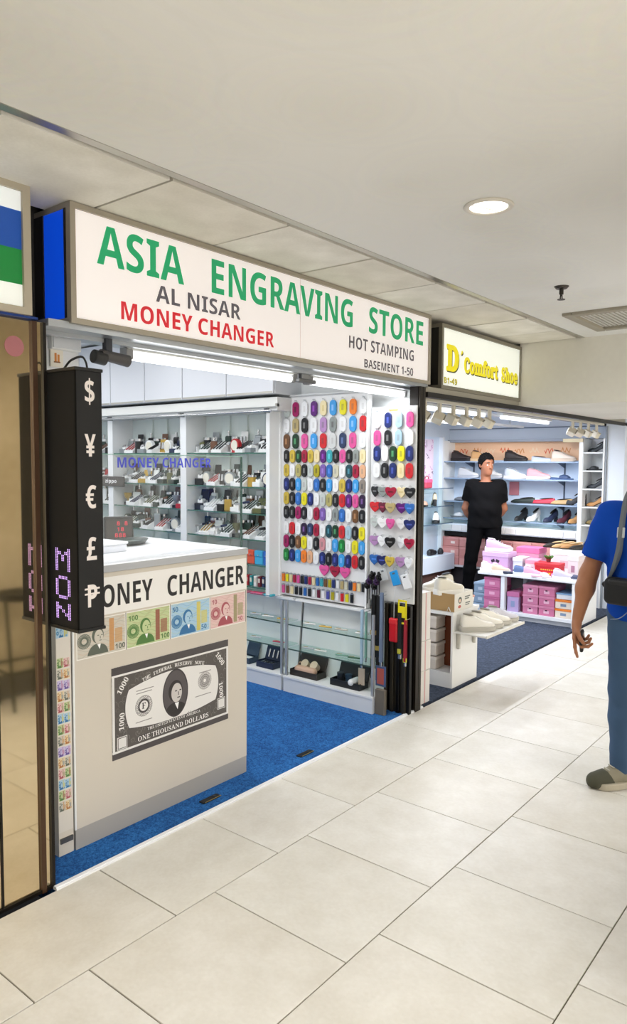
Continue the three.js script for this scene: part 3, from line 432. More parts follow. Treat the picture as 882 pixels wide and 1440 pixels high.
  bays.forEach(([z0, z1, nm], bi) => SY.slice(0, bi === 2 ? 3 : 4).forEach((y, si) => {
    const n = bi === 2 ? 6 : 10; const step = (z1 - z0 - 0.06) / n;
    for (let i = 0; i < n; i++) {
      const kind = kinds[order[(si + bi) % 4][(i + bi * 3) % 8]]; const ci = [0, 2, 3, 1, 0, 5, 2, 4, 1, 0, 3, 7, 8, 9][(i * 3 + si * 5 + bi * 2) % 14];
      good(kind, ci, [3.85 + rr(0, 0.03), y + 0.004, z1 - 0.03 - step * (i + 0.5)], rr(-0.25, 0.25), `${say[kind]}, ${ORD[i]} from the shopfront, ${SN[si]} shelf, ${nm} bay`);
      if (i % 2 === 0 || kind !== 'pen_stand') { const bk = good(['lighter_card', 'gift_tin', 'hip_flask', 'watch_box'][(i + si * 3) % 4], [3, 0, 2, 0, 1, 4][(i + si + bi) % 6], [3.935, y + 0.004, z1 - 0.03 - step * (i + 0.5)], 0, `${say[['lighter_card', 'gift_tin', 'hip_flask', 'watch_box'][(i + si * 3) % 4]]} behind, ${ORD[i]} from the shopfront, ${SN[si]} shelf, ${nm} bay`); bk.scale.set(1, 1.45, 1); }
    }
  }));
  // wallets and boxed goods on the two lower shelves of the near bay
  const wl = [['orange red', '#d9573a', -3.66, 0.07], ['sky blue', '#3fa9d6', -3.58, 0.08], ['royal blue', '#2f6fc4', -3.508, 0.056], ['crimson', '#a52a50', -3.9, 0.13], ['grey', '#7f858b', -3.78, 0.1], ['yellow', '#d9b53a', -4.06, 0.1], ['dark green', '#27463a', -4.2, 0.1]];
  wl.forEach(([n, c, z, w]) => { const t = thing('wallet_box', `${n} wallet in an upright box on the fifth shelf of the near bay`, 'wallet', [3.83, 0.844, z], 0, 'upright wallets'); part('box', rb(0.03, 0.1, w, 0.004, 1), M(c, 0.5), t, [0, 0.05, 0]); part('flap', rb(0.006, 0.04, w - 0.004, 0.002, 1), M(c, 0.35), t, [-0.017, 0.078, 0]); part('snap', memo('snap', () => cyl(0.005, 0.005, 0.003, 10).clone().rotateZ(Math.PI / 2)), chrome, t, [-0.021, 0.066, 0]); });
  const sp = [['black', '#16171a'], ['orange', '#cf7b2e'], ['red', '#b8303a'], ['navy', '#20305e'], ['white', '#e6e7e3'], ['brown', '#7a5236'], ['dark blue', '#1f3557'], ['grey', '#7c8085'], ['pink', '#d4708c'], ['teal', '#2a8a8f'], ['cream', '#dccfae'], ['maroon', '#6d1f2d']];
  for (let i = 0; i < 20; i++) { const [n, c] = sp[(i * 5 + 1) % 12]; const t = thing('card_case', `${n} slim card case standing on the lowest glass shelf, ${ORD[i]} from the shopfront`, 'card case', [3.83, 0.684, -3.485 - i * 0.041], 0, 'slim cases on the lowest shelf'); part('case', rb(0.05, 0.075, 0.026, 0.004, 1), M(c, 0.45), t, [0, 0.0375, 0]); part('spine_label', bx(0.002, 0.03, 0.018), M('#d9d4c4', 0.5), t, [-0.0255, 0.045, 0]); }
  [['pink', '#d4557a', -3.56, 0.14], ['cyan', '#49b3c4', -3.47, 0.09], ['rose', '#c8788c', -3.72, 0.14], ['dark', '#25272c', -3.88, 0.12], ['blue', '#3d66b0', -4.03, 0.13]].forEach(([n, c, z, w]) => { const t = thing('flat_case', `${n} flat soft case lying on top of the low white showcase`, 'case', [3.8, 0.632, z], 0, 'flat cases on the showcase'); part('case', rb(0.05, 0.016, w, 0.005, 1), M(c, 0.6), t, [0, 0.008, 0]); part('zip', bx(0.002, 0.003, +(w - 0.012).toFixed(3)), chrome, t, [-0.0255, 0.009, 0]); });
  // small brand panel by the far bay
  const zp = canvasTex(256, 96, (x) => { x.fillStyle = '#4a4744'; x.fillRect(0, 0, 256, 96); put(x, 'zippo', 62, 62, 130, 40, '#f2f2f0'); });
  const z = thing('brand_panel', 'small dark grey panel with a white lighter brand name, beside the LED sign', 'sign', [3.765, 1.405, -5.24]);
  part('panel', rb(0.016, 0.085, 0.34, 0.004), M('#4a4744', 0.5), z); part('print', T(new THREE.PlaneGeometry(0.32, 0.075), -0.0085, 0, 0, 0, -Math.PI / 2, 0), texMat(zp, 0.5), z);
}
// ---------- low white showcase under the boards ----------
{
  const units = [[-3.27, -2.53, 'next to the hanging lanyards'], [-4.1, -3.29, 'half hidden by the counter'], [-5.2, -4.12, 'hidden behind the counter']];
  for (const [z0, z1, w] of units) {
    const t = thing('display_case', `low white display case with glass shelves, ${w}`, 'display case', [0, 0, 0], 0, 'low showcases along the wall'), L = z1 - z0, zc = (z0 + z1) / 2;
    part('plinth', span(3.735, 3.995, 0.004, 0.1, z0, z1), M('#dfe1e2', 0.4), t); part('floor_board', span(3.73, 3.995, 0.1, 0.112, z0, z1), whiteGloss, t);
    part('back_panel', T(bx(0.012, 0.53, +(L - 0.002).toFixed(3)), 3.94, 0.365, zc, 0, 0, -0.1), M('#eff1f0', 0.4), t);
    part('top_board', span(3.86, 3.995, 0.612, 0.628, z0, z1), whiteGloss, t);
    for (const y of [0.295, 0.465]) { const s = part('glass_shelf', bx(0.16, 0.007, +(L - 0.02).toFixed(3)), shelfGlass, t, [3.845, y, zc]); part('front_edge', bx(0.004, 0.008, +(L - 0.02).toFixed(3)), M('#40584f', 0.25), s, [-0.082, 0, 0]); }
    for (const z of [z0 + 0.012, z1 - 0.012]) part('post', span(3.747, 3.763, 0.112, 0.628, z - 0.008, z + 0.008), M('#aeb2b6', 0.5, { metalness: 0.5 }), t);
  }
  const pen = (y, z, c, n, where) => { const t = thing('pen', `${n} pen lying on the ${where}`, 'pen', [3.83, y + 0.0095, z], 0, 'pens in the low showcase'); part('barrel', memo('pb', () => cyl(0.006, 0.005, 0.09, 10).clone().rotateX(Math.PI / 2)), M(c, 0.3), t, [0, 0, 0], [0, 0.25, 0]); part('clip', bx(0.002, 0.003, 0.035), M('#caa84d', 0.3, { metalness: 0.8 }), t, [0.0, 0.007, -0.02], [0, 0.25, 0]); };
  [[-2.68, '#e8e8e4', 'white'], [-2.85, '#c9c4b8', 'silver'], [-2.98, '#d8b24a', 'gold'], [-3.12, '#e8e8e4', 'second white']].forEach(([z, c, n]) => pen(0.4685, z, c, n, 'upper glass shelf of the case by the lanyards'));
  [[-2.74, '#3a6a4a', 'green'], [-2.84, '#7fae9a', 'pale green'], [-3.02, '#e4e4e0', 'white'], [-3.13, '#b9bcc0', 'silver']].forEach(([z, c, n]) => pen(0.2985, z, c, n, 'lower glass shelf of the case by the lanyards'));
  [[-3.36, '#d8b24a', 'gold'], [-3.5, '#e4e4e0', 'white'], [-3.62, '#b9bcc0', 'silver']].forEach(([z, c, n]) => pen(0.4685, z, c, n, 'upper glass shelf beside the counter'));
  [[-3.4, '#d43a58', 'red'], [-3.62, '#d0d2d4', 'silver']].forEach(([z, c, n]) => pen(0.2985, z, c, n, 'lower glass shelf beside the counter'));
  const box = (z, w, c, label, fill) => { const t = thing('gift_box', label, 'gift box', [3.83, 0.112, z], -Math.PI / 2, 'open gift boxes in the low showcase'), m = M(c, 0.5); for (const [x, y, zz, a, b, d] of [[0, 0.004, 0, w, 0.008, 0.1], [0, 0.022, 0.048, w, 0.044, 0.005], [0, 0.022, -0.048, w, 0.044, 0.005], [w / 2 - 0.0025, 0.022, 0, 0.005, 0.044, 0.1], [-w / 2 + 0.0025, 0.022, 0, 0.005, 0.044, 0.1]]) part('tray_wall', rb(a, b, d, 0.002, 1), m, t, [x, y, zz]); part('lid', rb(w, 0.1, 0.012, 0.004, 1), m, t, [0, 0.085, -0.062], [-0.35, 0, 0]); part('lining', bx(w - 0.012, 0.02, 0.09), M('#1e2024', 0.8), t, [0, 0.016, 0]); fill(t, w); };
  box(-3.49, 0.16, '#16233f', 'navy gift box of silver manicure tools beside the counter', (t) => { for (let i = 0; i < 4; i++) part('tool', rb(0.012, 0.008, 0.07, 0.003), chrome, t, [-0.055 + i * 0.036, 0.032, 0]); for (let i = 0; i < 3; i++) part('lid_tool', rb(0.012, 0.06, 0.006, 0.003, 1), chrome, t, [-0.04 + i * 0.04, 0.085, -0.05], [-0.35, 0, 0]); });
  box(-3.7, 0.12, '#2c3f55', 'blue-grey closed-up gift box mostly hidden by the counter edge', (t) => { part('card', bx(0.08, 0.006, 0.06), white, t, [0, 0.03, 0]); });
  box(-3.13, 0.24, '#2a2420', 'dark gift box with a tan flask and two round cups', (t) => { part('flask', memo('gfl', () => new THREE.CapsuleGeometry(0.028, 0.13, 6, 16).rotateZ(Math.PI / 2)), M('#c9a58c', 0.4), t, [0, 0.045, 0.022]); for (const x of [-0.03, 0.05]) part('cup', memo('gcup', () => cyl(0.03, 0.024, 0.05, 20).clone().rotateX(0.9)), M('#d8c3a8', 0.4), t, [x, 0.07, -0.02]); part('handle_ring', memo('gring', () => new THREE.TorusGeometry(0.02, 0.004, 8, 18)), M('#c9a58c', 0.4), t, [-0.08, 0.06, -0.02]); });
  box(-2.78, 0.24, '#101215', 'black gift box with a white bottle and a dark cup', (t) => { part('bottle', memo('gb2', () => new THREE.CapsuleGeometry(0.022, 0.07, 6, 14).rotateX(Math.PI / 2)), M('#e5e8ea', 0.35), t, [0.05, 0.045, 0.01]); part('cup', cyl(0.024, 0.02, 0.05, 18), M('#2b4156', 0.4), t, [-0.01, 0.05, -0.01]); part('tumbler', cyl(0.024, 0.02, 0.06, 18), M('#20262c', 0.4), t, [-0.07, 0.05, 0]); });
}
// ---------- key fob boards ----------
{
  const b1 = thing('fob_board', 'tall white display board hung with rows of coloured oval key fobs', 'display board', [0, 0, 0]);
  part('panel', span(3.89, 3.91, 0.64, 2.03, -3.43, -2.69), M('#e8e9ea', 0.5), b1);
  for (const z of [-3.435, -2.688]) part('side_frame', span(3.874, 3.915, 0.63, 2.035, z - 0.007, z + 0.007), M('#f4f5f5', 0.35), b1);
  part('top_frame', span(3.876, 3.915, 2.03, 2.042, -3.44, -2.684), M('#c9cbcc', 0.35), b1);
  const b2 = thing('fob_board', 'narrow white display board next to the dark pillar with fobs and heart tags', 'display board', [0, 0, 0]);
  part('panel', span(3.895, 3.91, 0.7, 1.93, -2.672, -2.34), M('#e4e5e6', 0.5), b2); part('gold_tape', span(3.892, 3.8955, 1.9, 1.914, -2.54, -2.47), M('#b69a62', 0.5), b2);
  const HOOK = M('#b9bcc0', 0.3, { metalness: 1 });
  const C = { clear: '#dfe6e2', magenta: '#a3185f', white: '#eeeff0', purple: '#5b1b74', cream: '#ecdcae', sky: '#3b9be0', yellow: '#e6dc1c', orange: '#f08021', tan: '#b9a673', black: '#141416', lilac: '#b58bc0', grey: '#8d9491', red: '#d0232a', brown: '#6e4b2b', 'dark green': '#14381f', pink: '#e0559c', silver: '#d3d5d4', slate: '#2b3a5c', gold: '#cdb342', crimson: '#a8183c', teal: '#37a3ae', khaki: '#b5ac6a', olive: '#b0a417', violet: '#7a5aa8', blue: '#2b68b4', beige: '#cfcbb4', peach: '#e2b08a', navy: '#1c2a68', taupe: '#8f857b', 'light grey': '#c3cac6', rose: '#cf8f96', green: '#1a7a38', maroon: '#6a1630', 'light blue': '#a8c6d6', indigo: '#4b4fa0', 'deep purple': '#2a1638', 'dark teal': '#1b4650' };
  const fobG = memo('fob', () => { const w = 0.0205, h = 0.042, s = new THREE.Shape(); s.moveTo(-w, -h + w); s.absarc(0, -h + w, w, Math.PI, 2 * Math.PI, false); s.lineTo(w, h - w); s.absarc(0, h - w, w, 0, Math.PI, false); s.closePath(); return new THREE.ExtrudeGeometry(s, { depth: 0.007, bevelEnabled: true, bevelSize: 0.0022, bevelThickness: 0.0022, bevelSegments: 2, curveSegments: 7 }).translate(0, 0, -0.0035).rotateY(-Math.PI / 2); });
  const heartG = memo('heart', () => { const s = new THREE.Shape(); s.moveTo(0, -0.03); s.bezierCurveTo(-0.05, 0.004, -0.03, 0.04, 0, 0.018); s.bezierCurveTo(0.03, 0.04, 0.05, 0.004, 0, -0.03); return new THREE.ExtrudeGeometry(s, { depth: 0.008, bevelEnabled: true, bevelSize: 0.002, bevelThickness: 0.002, bevelSegments: 2, curveSegments: 8 }).translate(0, 0, -0.004).rotateY(-Math.PI / 2); });
  const ringG = memo('kr', () => new THREE.TorusGeometry(0.007, 0.0012, 5, 12).rotateY(Math.PI / 2)), bandG = bx(0.001, 0.034, 0.014), slimG = rb(0.012, 0.058, 0.024, 0.004, 1), hookG = memo('hook', () => cyl(0.0015, 0.0015, 0.03, 6).clone().rotateZ(Math.PI / 2));
  function fob(kind, name, y, z, label, group, s = 1) {
    const t = thing(kind === 'heart' ? 'heart_tag' : kind === 'slim' ? 'slim_fob' : 'key_fob', label, kind === 'heart' ? 'heart tag' : 'key fob', [3.88, y, z], 0, group);
    const m = M(C[name], 0.35); part('body', kind === 'heart' ? heartG : kind === 'slim' ? slimG : fobG, m, t);
    if (kind !== 'slim') { part('print_band', kind === 'heart' ? bx(0.001, 0.008, 0.03) : bandG, M(new THREE.Color(C[name]).offsetHSL(0, -0.1, C[name] < '#8' ? 0.18 : -0.12).getStyle(), 0.4), t, [kind === 'heart' ? -0.0065 : -0.0062, 0, 0]); part('key_ring', ringG, HOOK, t, [0, kind === 'heart' ? 0.03 : 0.047, 0]); }
    else part('cap', bx(0.013, 0.008, 0.02), HOOK, t, [0, 0.03, 0]);
    part('hook', hookG, HOOK, t, [0, kind === 'heart' ? 0.036 : kind === 'slim' ? 0.036 : 0.053, 0]);
    if (s !== 1) t.scale.setScalar(s); return t;
  }
  const rows = [
    ['clear magenta white purple cream sky yellow orange white', 1.94], ['white tan black white lilac grey white sky red', 1.829], ['brown|dark green|pink|sky|red|silver|slate|pink|white', 1.722],
    ['black|gold|dark green|crimson|gold|cream|purple|teal|black|pink|black|grey|cream', 1.619], ['gold|white|khaki|black|light grey|olive|violet|blue|beige|white|dark teal|crimson|peach', 1.521], ['navy|black|sky|light grey|white|blue|black|sky|white|gold|navy|sky|taupe', 1.425],
    ['gold|black|blue|yellow|navy|white|light grey|khaki|black|red|purple|pink|deep purple', 1.327], ['black|black|magenta|black|white|crimson|violet|white|grey|blue|white|brown|black', 1.229], ['white|red|white|deep purple|slate|crimson|white|dark teal|dark green|red|light blue|black|yellow', 1.118],
    ['magenta|black|brown|yellow|white|black|rose|white|sky|green|white|yellow|sky', 1.025], ['green|navy|sky|orange|peach|white|navy|black|navy|sky|navy|red|black', 0.928]];
  rows.forEach(([s, y], ri) => { const a = s.includes('|') ? s.split('|') : s.split(' '), n = a.length; a.forEach((c, i) => fob('oval', c, y, -3.375 + 0.65 * i / (n - 1), `${c} oval key fob, tall board, row ${ORD[ri]} down, ${ORD[n - 1 - i]} from the pillar`, 'oval key fobs on the tall board', n === 9 ? 1.16 : 1)); });
  [['white navy light_blue pink', 1.844], ['pink black light_blue white', 1.734], ['navy white dark_green yellow navy', 1.635], ['white black navy cream red', 1.53]].forEach(([s, y], ri) => { const a = s.split(' ').map((q) => q.replace('_', ' ')), n = a.length; a.forEach((c, i) => fob('oval', c, y, -2.615 + 0.24 * i / (n - 1), `${c} oval key fob, narrow board row ${ORD[ri]} from the top, ${ORD[n - 1 - i]} from the pillar`, 'oval key fobs on the narrow board', 1.1)); });
  [['black grey crimson cream black', 1.398], ['red maroon tan purple blue', 1.3], ['light_grey white pink white navy', 1.2], ['lilac white black white crimson', 1.083], ['blue navy gold lilac white', 0.962]].forEach(([s, y], ri) => s.split(' ').map((q) => q.replace('_', ' ')).forEach((c, i) => { const t = fob('heart', c, y, -2.625 + 0.066 * i, `${c} heart tag, narrow board heart row ${ORD[ri]} from the top, ${ORD[4 - i]} from the pillar`, 'heart tags on the narrow board', 1.12); t.position.x -= 0.012 * (i % 3); t.rotation.y = ((i * 7 + ri * 3) % 5 - 2) * 0.14; }));
  [['pink', -3.032], ['crimson', -2.941], ['pink', -2.858]].forEach(([c, z], i) => fob('heart', c, 0.852, z, ['pink heart tag under the fob rows, beside the shelf side of the crimson one', 'single crimson heart tag between two pink ones under the fob rows', 'pink heart tag under the fob rows, on the pillar side of the crimson one'][i], 'three hearts under the fob rows', 1.25));
  const A = 'orange yellow cream crimson pink black navy crimson cream blue teal brown olive navy white tan beige slate orange cream black'.split(' '), B = 'pink brown cream black black blue black white maroon white indigo olive white red yellow black'.split(' ');
  A.forEach((c, i) => fob('slim', c, 0.765, -3.4 + 0.69 * i / (A.length - 1), `${c} slim fob in the upper short row of the tall board, ${ORD[A.length - 1 - i]} from the pillar`, 'slim fobs at the foot of the tall board'));
  B.forEach((c, i) => fob('slim', c, 0.683, -3.4 + 0.6 * i / (B.length - 1), `${c} slim fob in the lowest short row of the tall board, ${ORD[B.length - 1 - i]} from the pillar`, 'slim fobs at the foot of the tall board'));
  // flat tags and dark cluster at the foot of the narrow board
  [['bright blue', '#2499e2', -2.45, 0.86, 1.5], ['white', '#e9ebee', -2.37, 0.845, 1.5], ['pale grey', '#c2c7ca', -2.535, 0.872, 1.2]].forEach(([n, c, z, y, s]) => { const t = thing('luggage_tag', `${n} slanted luggage tag hanging low on the narrow board`, 'luggage tag', [3.855, y, z], 0, 'luggage tags on the narrow board'); const g = part('tag', rb(0.01, 0.062 * s, 0.04 * s, 0.009), M(c, 0.4), t, [0, 0, 0], [-0.35, 0, 0]); part('slot', bx(0.001, 0.01, 0.018), M('#5a6066', 0.5), g, [-0.0052, 0.02 * s, 0]); part('loop', memo('lp', () => new THREE.TorusGeometry(0.014, 0.002, 6, 16).rotateY(Math.PI / 2)), HOOK, t, [0, 0.038 * s, 0]); part('hook', hookG, HOOK, t, [0.018, 0.05 * s, 0]); });
  for (let i = 0; i < 6; i++) { const t = thing('cord_charm', `${['black', 'dark purple', 'black', 'charcoal', 'black', 'dark brown'][i]} knotted cord charm in the dark cluster above the lanyards, ${ORD[i]} from the pillar`, 'charm', [3.85, 0.86 - (i % 3) * 0.03, -2.565 - i * 0.018], 0, 'dark cluster of cord charms'); part('knot', memo('knot', () => new THREE.TorusKnotGeometry(0.017, 0.007, 40, 7)), M(i % 3 === 1 ? '#3a1f4e' : '#101012', 0.7), t); part('tail', cyl(0.004, 0.003, 0.11, 7), M('#141416', 0.8), t, [0, -0.07, 0]); part('hook', hookG, HOOK, t, [0.02, 0.02, 0]); }
}
// ---------- lanyards, pouches, folded gate, pillar ----------
{
  const strap = (n, c, y0, y1, z, x, w, extra) => { const t = thing('lanyard', n, 'lanyard', [x, y1, z], 0, 'lanyards hanging by the pillar'), h = y1 - y0; for (const s of [-1, 1]) part('strap', rb(0.003, +h.toFixed(3), w, 0.001, 1), M(c, 0.8), t, [s * 0.006, -h / 2, 0], [0, 0, s * 0.006]); part('clasp', rb(0.012, 0.035, w * 0.8, 0.004), chrome, t, [0, -h - 0.012, 0]); part('hook', cyl(0.002, 0.002, 0.05, 6).clone().rotateZ(Math.PI / 2), chrome, t, [0.024, 0, 0]); if (extra) extra(t, h); return t; };
  const card = (c, w, hh) => (t, h) => part('card', rb(0.006, hh, w, 0.003, 1), M(c, 0.45), t, [0, -h - 0.03 - hh / 2, 0]);
  strap('pale blue lanyard with a beige card, hanging before the low showcase', '#a9c4d8', 0.29, 0.64, -2.66, 3.8, 0.016, card('#b8a894', 0.05, 0.11));
  strap('green and white lanyard hanging beside the pale blue one', '#7aa79a', 0.33, 0.63, -2.635, 3.81, 0.012);
  strap('mauve to teal lanyard holding a red and blue badge', '#6f7f9a', 0.33, 0.77, -2.505, 3.79, 0.022, (t, h) => { part('badge', rb(0.006, 0.13, 0.075, 0.004), M('#4d5f86', 0.4), t, [0, -h - 0.09, 0]); part('badge_picture', bx(0.002, 0.1, 0.05), M('#b2584e', 0.5), t, [-0.004, -h - 0.09, 0]); });
  for (let i = 0; i < 5; i++) strap(`black lanyard with a gold-printed tab, ${ORD[i]} from the showcase end of the dark bunch`, '#0d0d0e', 0.2 + (i % 3) * 0.07, 0.74, -2.6 + i * 0.017, 3.835 - (i % 2) * 0.015, 0.02, (t, h) => { part('gold_tab', bx(0.005, 0.028, 0.03), M(['#b79f4e', '#c8c3b4', '#a8843a'][i % 3], 0.5), t, [-0.008, -h * 0.45 - i * 0.03, 0]); part('gold_tab', bx(0.005, 0.02, 0.026), M('#9d8a44', 0.5), t, [-0.008, -h * 0.85, 0]); });
  strap('black lanyard with a yellow-green tab by the dark pillar', '#111113', 0.4, 0.66, -2.375, 3.8, 0.026, (t, h) => part('tab', bx(0.006, 0.03, 0.024), M('#b7b43a', 0.5), t, [-0.006, -h + 0.02, 0]));
  strap('red lanyard with a bright yellow end beside the dark pillar', '#9b1f2e', 0.36, 0.62, -2.335, 3.8, 0.018, (t, h) => part('tab', bx(0.008, 0.026, 0.022), M('#c9d02c', 0.5), t, [-0.004, -h + 0.01, 0]));
  const p = thing('key_pouch', 'bright red glossy key pouch hanging on a cord among the lanyards', 'pouch', [3.8, 0.62, -2.42]);
  part('pouch', rb(0.03, 0.15, 0.06, 0.012), M('#c01622', 0.25), p, [0, -0.075, 0]); part('flap', rb(0.034, 0.04, 0.062, 0.01), M('#d22a30', 0.25), p, [0, -0.02, 0]); part('cord', cyl(0.002, 0.002, 0.2, 6), M('#cfd2d4', 0.6), p, [0, 0.1, 0]); part('hook', cyl(0.002, 0.002, 0.09, 6).clone().rotateZ(Math.PI / 2), chrome, p, [0.04, 0.2, 0]);
  const y = thing('yellow_tag', 'bright yellow cut-out tag with dark openings hanging near the pillar', 'tag', [3.8, 0.74, -2.36]);
  for (const [yy, z, h, w] of [[-0.075, -0.026, 0.15, 0.01], [-0.075, 0.026, 0.15, 0.01], [-0.006, 0, 0.012, 0.06], [-0.144, 0, 0.012, 0.06], [-0.075, 0, 0.07, 0.044]]) part('bar', rb(0.008, h, w, 0.003, 1), M('#e2d312', 0.4), y, [0, yy, z]); part('hook', cyl(0.002, 0.002, 0.09, 6).clone().rotateZ(Math.PI / 2), chrome, y, [0.044, 0, 0]);
  const g = thing('folded_gate', 'dark bronze folding gate pushed together below the narrow board', 'gate', [0, 0, 0]);
  for (let i = 0; i < 8; i++) part('gate_slat', rb(0.03, 0.69, 0.024, 0.004, 1), M(i % 3 === 1 ? '#0c0b0a' : '#3a352b', 0.4, { metalness: 0.5 }), g, [3.87 + (i % 2) * 0.014, 0.349, -2.514 + i * 0.0225]);
  part('end_slat', rb(0.03, 0.16, 0.07, 0.004, 1), M('#6d6558', 0.5), g, [3.77, 0.084, -2.49]);
  const pl = structGroup('pillar');
  part('core', span(3.945, 4.01, 0, 2.05, -2.42, -2.36), darkBronze, pl); part('front_profile', span(3.95, 4.016, 0, 2.05, -2.36, -2.348), M('#2b241d', 0.35, { metalness: 0.5 }), pl); part('groove', span(3.985, 3.99, 0, 2.05, -2.349, -2.346), black, pl);
  [[0, 0.22], [0.22, 0.2], [0.42, 0.32]].forEach(([y0, h], i) => { const t = thing('shoe_carton', ['white shoe carton at the foot of the stack by the dark pillar', 'white shoe carton in the middle of the stack by the dark pillar', 'tall white carton on top of the stack by the dark pillar'][i], 'carton', [4.118, y0, -2.55], 0, 'stack of white cartons'); const o = [0, 0.006, -0.004][i]; part('box', rb(0.17 + o, h - 0.002, 0.32, 0.004), M(['#e2ddd6', '#e6e1da', '#e9e5df'][i], 0.6), t, [o / 2, h / 2, 0]); part('pink_stripe', bx(0.012, h - 0.008, 0.001), M('#d9a9a6', 0.6), t, [0.02, h / 2, 0.1605]); part('side_stripe', bx(0.001, h - 0.008, 0.03), M('#cfc6bd', 0.6), t, [-0.0855, h / 2, 0.08]); });
}
// ---------- shoe shop ----------
{
  const wm = M('#dfe6f0', 0.7), paleBlue = M('#d3e3f5', 0.55);
  const carpet = texMat(noiseTex(256, [52, 62, 80], [26, 28, 32], [[60, 0.8], [128, 1.2]], 321), 1);
  const cfl = struct('floor_shoe_shop', span(4.1, 8.7, -0.08, 0.003, -4.6, -2.38, true), carpet);
  struct('wall_shoe_back', span(4.04, 8.75, 0, 2.62, -4.66, -4.56), M('#dae5f1', 0.6));
  struct('wall_shoe_right', span(8.48, 8.56, 0, 2.62, -4.66, -2.3), wm);
  struct('wall_shoe_left', span(4.045, 4.085, 0, 2.58, -4.66, -2.78), wm);
  struct('wall_shoe_front', span(8.18, 11.5, 0, 2.08, -2.54, -2.34), M('#dde4ec', 0.7));
  struct('ceiling_shoe_shop', span(4.04, 8.75, 2.3, 2.4, -4.66, -2.58), M('#e9edf2', 0.8));
  struct('trim_4', merge(span(4.03, 5.45, 2.02, 2.058, -2.6, -2.36), span(7.5, 11.5, 2.02, 2.06, -2.6, -2.35)), M('#a7a294', 0.5, { metalness: 0.3 }));
  struct('trim_5', merge(span(4.03, 11.5, 1.99, 2.022, -2.37, -2.34), span(4.03, 11.5, 1.995, 2.02, -2.6, -2.56)), M('#1d1b1a', 0.45, { metalness: 0.4 }));
  // tubes and track spots
  [[4.9, 6.1, -2.95], [6.4, 7.6, -2.95], [4.9, 6.1, -3.75], [6.4, 7.6, -3.75]].forEach(([a, b, z], i) => {
    const t = thing('shoe_shop_tube', ['lit ceiling tube at the front of the shoe shop, on the pillar side', 'lit ceiling tube at the front of the shoe shop, over the low table', 'lit ceiling tube deep in the shoe shop, on the pillar side', 'lit ceiling tube deep in the shoe shop, above the man in black'][i], 'light', [(a + b) / 2, 2.03, z], 0, 'ceiling tubes of the shoe shop');
    part('batten', rb(b - a, 0.03, 0.07, 0.006, 1), white, t, [0, 0.01, 0]); part('tube', T(cyl(0.016, 0.016, b - a - 0.06, 16), 0, 0, 0, 0, 0, Math.PI / 2), glow('#f4f8ff', 2.2), t, [0, -0.022, 0]); for (const s of [-1, 1]) part('hanger', cyl(0.004, 0.004, 0.25, 6), chrome, t, [s * 0.4, 0.15, 0]);
    rectLight((a + b) / 2, 1.98, z, b - a, 0.06, SHOE_TUBE, [(a + b) / 2, 0, z], 0xf0f5ff);
  });
  const rails = [[4.2, 8.1, 2.06, -3.2, 'long pale lighting track hung across the shoe shop'], [4.2, 8.1, 2.0, -3.45, 'second lighting track hung further back in the shoe shop']];
  rails.forEach(([a, b, y, z, l]) => { const t = thing('light_track', l, 'track', [(a + b) / 2, y, z]); part('rail', rb(b - a, 0.025, 0.035, 0.004, 1), M('#e3e6ea', 0.4), t); for (const x of [-1.6, 0, 1.6]) part('drop_rod', cyl(0.006, 0.006, 2.3 - y, 8), chrome, t, [x, (2.3 - y) / 2, 0]); part('power_feed', rb(0.12, 0.03, 0.04, 0.004, 1), M('#4b4f55', 0.5), t, [-0.9, -0.002, 0]); });
  const heads = [4.3, 4.5, 4.7, 4.9, 5.1, 5.28, 7.1, 7.32, 7.55, 7.8];
  const tr = thing('light_track', 'short lighting track just behind the shopfront lintel with spot heads', 'track', [6.05, 2.0, -2.52]); part('rail', rb(3.9, 0.022, 0.035, 0.004, 1), M('#d9d4c6', 0.4), tr); part('end_cap', rb(0.02, 0.026, 0.04, 0.004), black, tr, [-1.95, 0, 0]);
  heads.forEach((x, i) => {
    const t = thing('spot_head', `cream box-shaped spot head under the shoe shop lintel, ${ORD[i]} from the dark pillar`, 'spotlight', [x, 1.99, -2.52], 0, 'spot heads behind the lintel'), cm = M('#d8cfba', 0.45);
    part('stem', rb(0.03, 0.075, 0.022, 0.004), cm, t, [0, -0.036, 0]); const h = part('head', rb(0.068, 0.068, 0.075, 0.008), cm, t, [0, -0.1, -0.01], [0.5, [0.3, 0.5, 0, -0.2, 0.25, 0][i % 6], [0.78, 0.7, 0.05, 0, 0.2, 0][i % 6]]); part('lens', cyl(0.024, 0.024, 0.004, 18).clone().rotateX(Math.PI / 2), glow('#fff7ea', 1.6), h, [0, 0, -0.039]); part('fin', rb(0.05, 0.004, 0.02, 0.001, 1), M('#8c8574', 0.5), h, [0, 0.03, 0.035]);
    if (i % 2 === 0) { const s = new THREE.SpotLight(0xfff3e4, SPOT, 0, 0.7, 0.6); s.position.set(x, 1.84, -2.62); s.target.position.set(x + 0.9, 0.6, -4.4); s.castShadow = true; s.shadow.radius = 2; scene.add(s, s.target); }
  });
  // --- shelved right wall ---
  const W = thing('shoe_shelving', 'pale blue shelved wall of the shoe shop with a peach top panel', 'shelving', [0, 0, 0]);
  part('back_panel', span(8.44, 8.478, 0, 1.62, -4.5, -2.8), paleBlue, W);
  const pt = canvasTex(1024, 128, (x) => { x.fillStyle = '#f6c9a2'; x.fillRect(0, 0, 1024, 128); for (let i = 0; i < 9; i++) { x.strokeStyle = ['#e0562d', '#d98a4a', '#f7dcbc'][i % 3]; x.lineWidth = 5; x.beginPath(); const a = 40 + i * 112; x.moveTo(a, 60); for (let k = 1; k < 9; k++) x.lineTo(a + k * 9, 60 + Math.sin(k * 2 + i) * 20); x.stroke(); } });
